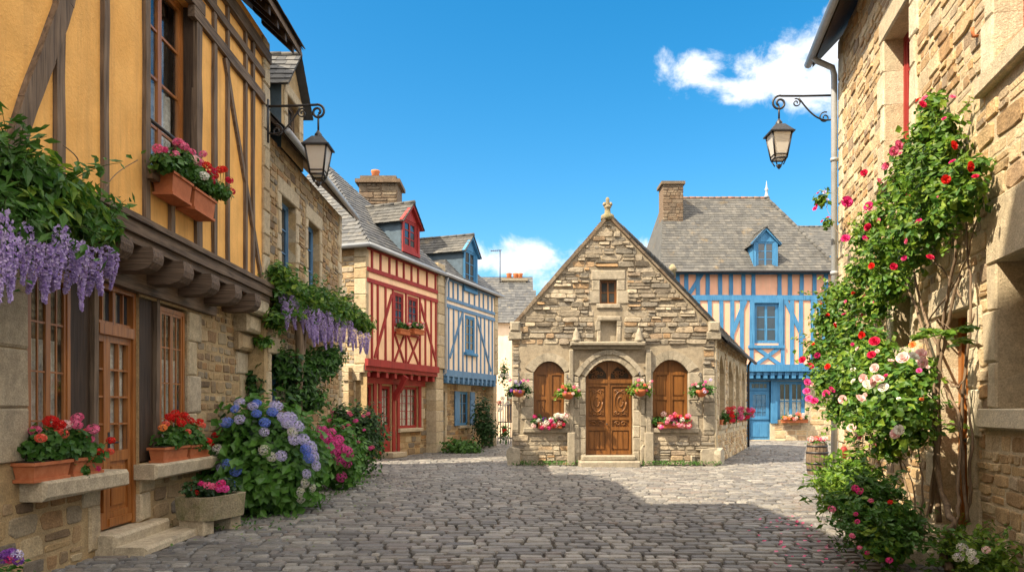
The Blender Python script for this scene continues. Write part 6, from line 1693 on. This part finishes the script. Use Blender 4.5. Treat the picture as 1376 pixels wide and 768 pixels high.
# ================================================================== WISTERIAS
def wisteria_front():
    H = thing('wisteria', 'wisteria with mauve racemes draped under the ochre wall above the left window', 'climber', (-4.4, 6.4, 0))
    g = lambda x, y, o: FL.at(x, y, o)
    pts = [(-40, 250, .5, .42), (0, 235, .6, .38), (30, 240, .65, .33), (60, 250, .65, .34), (20, 280, .7, .3), (70, 285, .7, .3), (100, 280, .6, .28), (130, 300, .6, .22), (100, 310, .65, .22), (40, 300, .75, .26), (0, 290, .75, .3), (145, 315, .55, .14)]
    bl = [(g(x, y, o - .06), (r, r * 1.2, r * .7)) for x, y, o, r in pts]
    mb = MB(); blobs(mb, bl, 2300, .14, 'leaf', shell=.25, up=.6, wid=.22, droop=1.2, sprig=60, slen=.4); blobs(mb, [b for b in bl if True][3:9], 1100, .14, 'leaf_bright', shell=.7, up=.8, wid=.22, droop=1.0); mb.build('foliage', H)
    mb = MB(); mb.tube(curve([(-4.45, 5.2, 0), (-4.4, 5.3, 1.5), (-4.3, 5.5, 2.8), g(0, 270, .5), g(60, 280, .5), g(130, 310, .45)], 8), [.06 - .045 * i / 40 for i in range(41)], 'bark', 8)
    for (a, b) in (((150, 250), (75, 195)), ((130, 300), (158, 285))): 
        pass
    mb.tube(curve([g(85, 280, .45), FU.at(98, 240, .15), FU.at(105, 215, .1), FU.at(85, 195, .1)], 6), .006, 'bark', 5); mb.tube(curve([g(120, 300, .45), FU.at(150, 240, .1), FU.at(185, 215, .08)], 6), .005, 'bark', 5)
    mb.build('trunk', H)
    for i, (x, y, o, l) in enumerate(((8, 282, .8, .55), (-8, 300, .7, .5), (22, 318, .85, .42), (45, 322, .78, .38), (62, 330, .78, .46), (80, 300, .82, .55), (73, 325, .7, .45), (98, 322, .75, .42), (112, 325, .72, .5), (127, 330, .7, .45), (118, 345, .66, .32), (152, 335, .62, .40), (35, 300, .8, .4), (0, 330, .8, .38), (145, 330, .6, .25), (90, 340, .7, .3), (15, 340, .75, .3), (58, 325, .76, .36))):
        o_ = put(raceme_mesh(i % 4), 'raceme', H, g(x, y, o + .16), l); o_.rotation_euler = (random.uniform(-.06, .06), random.uniform(-.06, .06), random.random() * 6); w_ = random.uniform(.36, .56); o_.scale = (w_, w_, l * random.uniform(.85, 1.25))


wisteria_front()


def wisteria_back():
    H = thing('wisteria', 'wisteria with hanging lilac racemes covering the narrow stone house', 'climber', (-4.2, 14.6, 0))
    pts = [(362, 365, 13.0, .22), (372, 385, 13.3, .3), (385, 395, 13.9, .3), (400, 405, 14.4, .3), (415, 402, 15, .32), (432, 408, 15.6, .32), (450, 418, 16.2, .32), (468, 426, 16.8, .3), (482, 437, 17.3, .24), (378, 415, 13.5, .26), (360, 430, 13.1, .22), (440, 425, 15.8, .28), (345, 460, 12.95, .14)]
    bl = [(at(x, y, d) + Vector((.12, 0, 0)), (r * 1.1, r * 1.8, r * .8)) for x, y, d, r in pts]
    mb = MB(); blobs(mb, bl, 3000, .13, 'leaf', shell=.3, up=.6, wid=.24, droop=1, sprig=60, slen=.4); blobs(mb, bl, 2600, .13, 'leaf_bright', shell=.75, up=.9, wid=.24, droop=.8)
    low = [(at(x, y, d), (r, r * 1.3, r)) for x, y, d, r in ((385, 490, 13.9, .34), (405, 505, 14.5, .34), (430, 490, 15.2, .35), (395, 530, 14.2, .34), (445, 480, 15.7, .3), (340, 515, 12.93, .2), (338, 540, 12.9, .2), (415, 535, 14.8, .35))]
    blobs(mb, low, 1500, .13, 'leaf_dark', shell=.3); blobs(mb, low, 1700, .13, 'leaf', shell=.6, droop=1, wid=.26, sprig=30, slen=.35); mb.build('foliage', H)
    mb = MB(); mb.tube(curve([(-4.0, 14.3, 0), (-4.1, 14.25, 1.0), (-4.05, 14.1, 2.0), (-4.0, 14.0, 3.0), at(390, 400, 14)], 8), [.10 - .001 * i for i in range(33)], 'bark', 8); mb.tube(curve([(-4.0, 14.1, 2.2), at(420, 420, 15), at(470, 430, 16.9)], 8), .04, 'bark', 6); mb.build('trunk', H)
    k = 0
    for (x, y, d, l) in ((366, 392, 13.1, .5), (375, 395, 13.2, .62), (383, 405, 13.4, .5), (370, 405, 13, .4), (395, 412, 14.0, .5), (405, 410, 14.2, .62), (413, 415, 14.4, .66), (420, 420, 14.8, .58), (428, 418, 15, .6), (434, 425, 15.2, .62), (441, 424, 15.5, .55), (450, 428, 15.8, .5), (458, 430, 16.1, .55), (466, 440, 16.4, .45), (474, 445, 16.7, .5), (483, 446, 17, .5), (479, 450, 16.8, .42), (400, 425, 14.0, .4), (447, 440, 15.6, .5), (424, 435, 14.7, .5), (408, 430, 14.2, .5), (462, 445, 16.2, .42)):
        o_ = put(raceme_mesh(k % 4), 'raceme', H, at(x, y, d) + Vector((.18, 0, 0)), l); o_.rotation_euler = (random.uniform(-.06, .06), random.uniform(-.06, .06), random.random() * 6); k += 1


wisteria_back()


# ================================================================== RIGHT-HAND ROSES AND BEDS
def rosebush(label, name, spec, nleaf, lsize, lm, stems, flowers, extra=None, shell=.35):
    b0 = FR.at(spec[0][0], 600, spec[0][2]); H = thing(name, label, 'climber', (b0.x, b0.y, 0))
    bl = []
    for (x, y, o, r) in spec:
        p = FR.at(x, y, o); rr = r * p.y / F0; bl.append((p, (min(rr, .1 + o * .8), rr * 1.2, rr)))
    mb = MB(); blobs(mb, bl, int(nleaf * .8), lsize, lm, shell=.15, up=.35, wid=.36, sprig=90, slen=.32)
    if extra: blobs(mb, bl, int(nleaf * extra[1] * .7), lsize, extra[0], shell=.3, up=.4, wid=.36)
    mb.build('foliage', H)
    mb = MB()
    for pts, r0, r1 in stems:
        c = curve([FR.at(*p) if len(p) == 3 else Vector(p) for p in pts], 6); c = [q + Vector([random.uniform(-.012, .012) for _ in range(3)]) for q in c]
        mb.tube(c, [.62 * (r0 + (r1 - r0) * i / (len(c) - 1)) for i in range(len(c))], 'bark', 6)
    mb.build('stem', H)
    for (x, y, o, col, s) in flowers:
        p = FR.at(x, y, o); t = Vector((0, 0, EYE)) - p; t.normalize()
        put(rose_mesh(col), 'rose_bloom', H, p, s * (.45 if s > 1.25 else .52), tilt=t + Vector((random.uniform(-.9, .9), random.uniform(-.3, .3), random.uniform(-.2, 1.1))))
    for _ in range(26):
        c, r = random.choice(bl); d = Vector((random.uniform(-1, -.1), random.uniform(-1, .1), random.uniform(-.4, .9))).normalized()
        put(rose_mesh(random.choice(flowers)[3]), 'rose_bloom', H, c + Vector((d.x * r[0], d.y * r[1], d.z * r[2])) * 1.02, random.uniform(.28, .45), tilt=d + Vector((0, 0, .5)))
    return H


ST = lambda *a: [tuple(q) for q in a]
rosebush('climbing rose with crimson and pink blooms reaching the red upper window', 'climbing_rose',
         [(1252, 140, .18, 20), (1245, 175, .2, 28), (1228, 215, .22, 36), (1265, 205, .22, 36), (1215, 255, .25, 36), (1255, 250, .3, 42), (1295, 235, .25, 26), (1285, 275, .3, 34), (1225, 300, .3, 36), (1180, 295, .3, 22), (1165, 318, .35, 24), (1190, 340, .3, 32), (1250, 305, .3, 36), (1160, 365, .35, 26), (1195, 385, .3, 30), (1225, 345, .25, 26), (1150, 400, .35, 22), (1309, 250, .25, 20), (1175, 412, .3, 22), (1104, 268, .45, 11), (1112, 300, .42, 9), (1315, 225, .2, 16), (1275, 170, .2, 20)],
         7000, .09, 'leaf_bright',
         [(ST((1262, 700, .25), (1255, 560, .2), (1265, 440, .15), (1285, 330, .12), (1280, 240, .12)), .05, .015), (ST((1250, 690, .3), (1262, 560, .2), (1240, 440, .15), (1210, 370, .12), (1170, 320, .15)), .04, .012), (ST((1300, 700, .2), (1292, 560, .15), (1305, 430, .12), (1300, 320, .1), (1290, 250, .12)), .03, .012), (ST((1265, 480, .15), (1230, 380, .12), (1235, 280, .12), (1245, 160, .15)), .03, .008), (ST((1290, 400, .1), (1265, 360, .1), (1225, 330, .1)), .02, .01), (ST((1240, 440, .1), (1290, 370, .1), (1315, 290, .1)), .018, .008), (ST((1150, 330, .3), (1125, 310, .4), (1110, 275, .45)), .012, .005)],
         [(1240, 140, .4, 'pet_crimson', 1.3), (1208, 195, .5, 'pet_pink', 1.7), (1201, 203, .5, 'pet_pink', 1.6), (1161, 232, .6, 'pet_crimson', 1.3), (1138, 271, .7, 'pet_magenta', 2.3), (1167, 277, .6, 'pet_magenta', 1.7), (1136, 320, .7, 'pet_magenta', 1.7), (1282, 195, .45, 'pet_red', 1.3), (1304, 224, .4, 'pet_red', 1.2), (1271, 241, .5, 'pet_red', 1.1), (1190, 223, .5, 'pet_pink', 1.3), (1166, 305, .6, 'pet_crimson', 1.2), (1163, 320, .6, 'pet_magenta', 1.1), (1201, 358, .5, 'pet_crimson', 1.1), (1250, 345, .5, 'pet_crimson', 1.0), (1171, 357, .6, 'pet_red', 1.0), (1095, 280, .5, 'pet_magenta', 1.1), (1108, 258, .5, 'pet_lilac', .8), (1112, 268, .5, 'pet_lilac', .8), (1182, 243, .5, 'pet_pink', 1.0), (1280, 130, .3, 'pet_pink', .8)],
         ('leaf', .45))
rosebush('bushy rose with blush white and crimson blooms below the downpipe', 'climbing_rose',
         [(1125, 395, .3, 22), (1120, 430, .6, 30), (1105, 470, .7, 26), (1145, 455, .6, 36), (1115, 510, .8, 32), (1150, 505, .7, 40), (1180, 470, .6, 30), (1185, 520, .7, 44), (1215, 520, .6, 38), (1205, 560, .7, 44), (1165, 555, .8, 36), (1235, 500, .45, 26), (1130, 545, .8, 26), (1225, 575, .6, 32), (1195, 600, .7, 26), (1110, 430, .7, 18), (1235, 545, .5, 24)],
         7400, .088, 'leaf_bright',
         [(ST((1225, 730, .6), (1215, 650, .6), (1200, 560, .6), (1190, 480, .5)), .022, .008), (ST((1235, 725, .5), (1240, 640, .5), (1220, 560, .5)), .022, .008), (ST((1210, 730, .7), (1190, 650, .7), (1160, 550, .7), (1140, 450, .6)), .022, .008), (ST((1240, 730, .5), (1250, 660, .4), (1255, 590, .35), (1240, 500, .3)), .018, .008), (ST((1195, 715, .8), (1170, 640, .8), (1130, 560, .8), (1110, 470, .7)), .018, .006), (ST((1222, 740, .6), (1228, 660, .6), (1200, 600, .7)), .018, .006)],
         [(1175, 458, .9, 'pet_crimson', 1.6), (1171, 476, .9, 'pet_crimson', 1.3), (1158, 450, .9, 'pet_red', 1.1), (1078, 483, 1.2, 'pet_crimson', 1.5), (1089, 491, 1.2, 'pet_crimson', 1.5), (1098, 477, 1.2, 'pet_magenta', 1.0), (1085, 513, 1.3, 'pet_hpink', 1.4), (1084, 525, 1.3, 'pet_hpink', 1.4), (1094, 538, 1.3, 'pet_magenta', 1.2), (1118, 523, 1.1, 'pet_magenta', 1.3), (1087, 535, 1.3, 'pet_hpink', 1.2), (1213, 480, .8, 'pet_palepink', 1.8), (1228, 478, .8, 'pet_white', 1.6), (1237, 475, .7, 'pet_palepink', 1.6), (1226, 463, .7, 'pet_orange', .9), (1166, 516, 1.0, 'pet_white', 1.6), (1173, 512, 1.0, 'pet_palepink', 1.7), (1180, 508, 1.0, 'pet_palepink', 1.6), (1157, 535, 1.1, 'pet_palepink', 1.5), (1175, 494, .95, 'pet_palepink', 1.4), (1187, 520, .95, 'pet_white', 1.5), (1132, 536, 1.1, 'pet_palepink', 1.2), (1203, 582, 1.0, 'pet_palepink', 1.4), (1208, 577, 1.0, 'pet_white', 1.2), (1144, 574, 1.1, 'pet_palepink', 1.2), (1155, 585, 1.0, 'pet_pink', 1.0), (1112, 492, 1.1, 'pet_red', 1.0), (1122, 437, .9, 'pet_red', .9), (1110, 528, 1.2, 'pet_magenta', 1.1), (1240, 487, .7, 'pet_palepink', 1.4), (1160, 508, 1.0, 'pet_palepink', 1.4)],
         ('leaf', .6))


def beds():
    def clump(label, name, spec, n, size, lm, fl, wid=.3, hf=tiny, up=.5):
        p0 = FR.at(spec[0][0], 600, spec[0][2]); H = thing(name, label, 'plant', (p0.x, p0.y, 0)); bl = []
        for (x, y, o, r) in spec:
            p = FR.at(x, y, o); rr = r * p.y / F0; bl.append((p, (rr, rr * 1.2, rr)))
        mb = MB(); blobs(mb, bl, n, size, lm, shell=.1, up=up, wid=wid, sprig=70, slen=.28); blobs(mb, bl, n // 3, size, 'leaf_bright', shell=.6, up=.8, wid=wid); mb.build('foliage', H)
        for (x, y, o, c, s) in fl: put(hf(c), 'flower_head', H, FR.at(x, y, o), s)
    clump('bright green ferny perennial clump at the foot of the roses by the barrel', 'perennial_clump', [(1122, 650, 1.15, 20), (1138, 655, 1.1, 24), (1128, 672, 1.25, 20), (1150, 632, .9, 22)], 1500, .12, 'leaf_bright', [(1149, 655, 1.4, 'pet_magenta', .6), (1155, 659, 1.4, 'pet_magenta', .6), (1118, 683, 1.6, 'pet_pink', .6)], wid=.18)
    clump('darker leafy perennial clump with magenta flowers between bright clump and doorsteps', 'perennial_clump', [(1150, 680, 1.2, 30), (1175, 690, 1.1, 32), (1200, 690, .95, 26), (1165, 660, 1.1, 26)], 2000, .085, 'leaf', [(1196, 674, 1.2, 'pet_red', .4), (1152, 700, 1.5, 'pet_magenta', .4), (1145, 719, 1.5, 'pet_pink', .45), (1150, 690, 1.5, 'pet_magenta', .35), (1170, 672, 1.4, 'pet_pink', .4)])
    clump('low dark green plant spilling over the kerb beside the lower doorstep', 'perennial_clump', [(1180, 725, 1.15, 26), (1200, 735, 1.0, 22), (1210, 720, .9, 22)], 1100, .08, 'leaf', [(1155, 735, 1.4, 'pet_pink', .4), (1165, 742, 1.3, 'pet_magenta', .4), (1195, 752, 1.25, 'pet_magenta', .5)])
    clump('bright leafy plant with cream flowers in the bottom corner by the house door', 'perennial_clump', [(1290, 752, .35, 26), (1315, 750, .3, 26), (1338, 760, .25, 22), (1300, 735, .25, 16)], 1100, .07, 'leaf_bright', [(1293, 735, .5, 'pet_cream', .8), (1305, 742, .5, 'pet_white', .7), (1288, 748, .55, 'pet_cream', .8), (1308, 752, .5, 'pet_cream', .7), (1325, 738, .45, 'pet_palepink', .6)])
    # gnarled stem by the door steps
    H = thing('old_vine', 'thick gnarled bare vine trunk rising beside the house doorsteps', 'climber', tuple(FR.at(1270, 750, .5).xy) + (0,)); mb = MB()
    for pts, r0, r1 in ((((1274, 765, .5), (1268, 730, .45), (1280, 700, .4), (1262, 650, .35), (1258, 560, .3), (1262, 500, .25), (1275, 430, .2), (1290, 370, .15)), .055, .022), (((1268, 730, .45), (1285, 700, .35), (1290, 640, .25), (1288, 560, .2), (1270, 520, .2)), .03, .015), (((1300, 700, .15), (1306, 600, .12), (1296, 500, .1), (1310, 420, .1)), .022, .012), (((1262, 500, .25), (1290, 520, .2), (1302, 480, .12)), .016, .01), (((1262, 520, .25), (1240, 470, .25), (1255, 430, .2), (1285, 445, .25)), .014, .006)):
        c = [q + Vector([random.uniform(-.015, .015) for _ in range(3)]) for q in curve([FR.at(*p) for p in pts], 6)]; mb.tube(c, [.7 * (r0 + (r1 - r0) * i / (len(c) - 1)) * random.uniform(.8, 1.2) for i in range(len(c))], 'bark', 8)
    mb.build('trunk', H); mb = MB(); blobs(mb, [(FR.at(x, y, .35), (.14, .2, .05)) for x, y in ((1250, 445), (1270, 448), (1290, 458), (1300, 440), (1240, 450))], 80, .11, 'leaf_bright', shell=.2, up=1.5, wid=.4); mb.build('foliage', H)
    # barrel
    d = 18.4; c = at(1098, 635, d); H = thing('wooden_barrel', 'weathered wooden barrel planter at the corner of the right stone house', 'barrel', (c.x, c.y, 0)); mb = MB()
    rb = .25; n = 18; prof = [(rb * .88, 0), (rb * 1.0, .2), (rb * 1.05, .38), (rb * 1.0, .6), (rb * .9, .78), (rb * .8, .78), (rb * .8, .7)]
    for k in range(n):
        a0, a1 = 2 * math.pi * (k + .03) / n, 2 * math.pi * (k + .97) / n; vs = [(c.x + r * math.cos(a), c.y + r * math.sin(a), z) for r, z in prof for a in (a0, a1)]
        mb.add(vs, [(2 * i, 2 * i + 1, 2 * i + 3, 2 * i + 2) for i in range(len(prof) - 1)], 'bark')
    mb.lathe((c.x, c.y, 0), [(rb * .82, .02), (rb * .82, .68)], 'soil', 18); mb.build('staves', H)
    for z, r in ((.1, .965), (.26, 1.04), (.52, 1.04), (.68, .965)):
        mb = MB(); mb.lathe((c.x, c.y, z), [(rb * r * 1.012, 0), (rb * r * 1.016, .045)], 'iron', 18); mb.build('hoop', H)
    mb = MB(); blobs(mb, [((c.x, c.y, .78), (.26, .26, .08))], 160, .07, 'leaf', shell=.2); mb.build('foliage', H)
    for _ in range(26): a = random.random() * 6.28; r = random.random() * .25; put(tiny(random.choice(['pet_pink', 'pet_palepink', 'pet_coral'])), 'flower_head', H, (c.x + r * math.cos(a), c.y + r * math.sin(a), .85 + random.random() * .06), .9)
    # red bollard-like post among the plants
    p = at(1134, 640, 13.0); mb = MB(); mb.lathe((p.x, p.y, 0), [(.06, 0), (.06, .25), (.045, .27), (.045, .8), (.065, .82), (.065, .9), (.03, .96)], 'red_wood', 12); o = mb.build('red_post'); o['label'] = 'slim red post standing among the plants beside the barrel'; o['category'] = 'post'
    # fallen petals
    mb = MB(); P = []
    for _ in range(70):
        s = random.uniform(7.2, 11); o_ = 1.2 + abs(random.gauss(0, .45)); p = FR.pt(s, .035, o_); P.append(p)
    mb.leaves(P, [(0, 0, 1)] * len(P), .05, 'pet_pink', wid=.45, jit=.25); P = [(random.uniform(-4, -2.2), random.uniform(8.5, 16), .04) for _ in range(60)]; mb.leaves(P, [(0, 0, 1)] * len(P), .05, 'leaf_bright', jit=.25)
    o = mb.build('fallen_petals', kind='stuff'); o['label'] = 'pink petals and leaves scattered over the cobbles'; o['category'] = 'petals'
    # weeds at wall feet
    mb = MB(); P = []
    for _ in range(900): P.append((random.uniform(.0, 6), CD - .08 - abs(random.gauss(0, .10)), random.uniform(.02, .14)))
    for _ in range(700): P.append((random.uniform(-4.5, -3.2) + random.gauss(0, .1), random.uniform(9.8, 18), random.uniform(.01, .07)))
    mb.leaves(P, [(0, -.6, .6)] * len(P), .07, 'leaf', wid=.2); o = mb.build('wall_foot_weeds', kind='stuff'); o['label'] = 'small weeds and grass tufts along wall feet and cobble edges'; o['category'] = 'weeds'


beds()
print('objects', len(bpy.data.objects), 'faces', sum(len(m.polygons) for m in bpy.data.meshes))
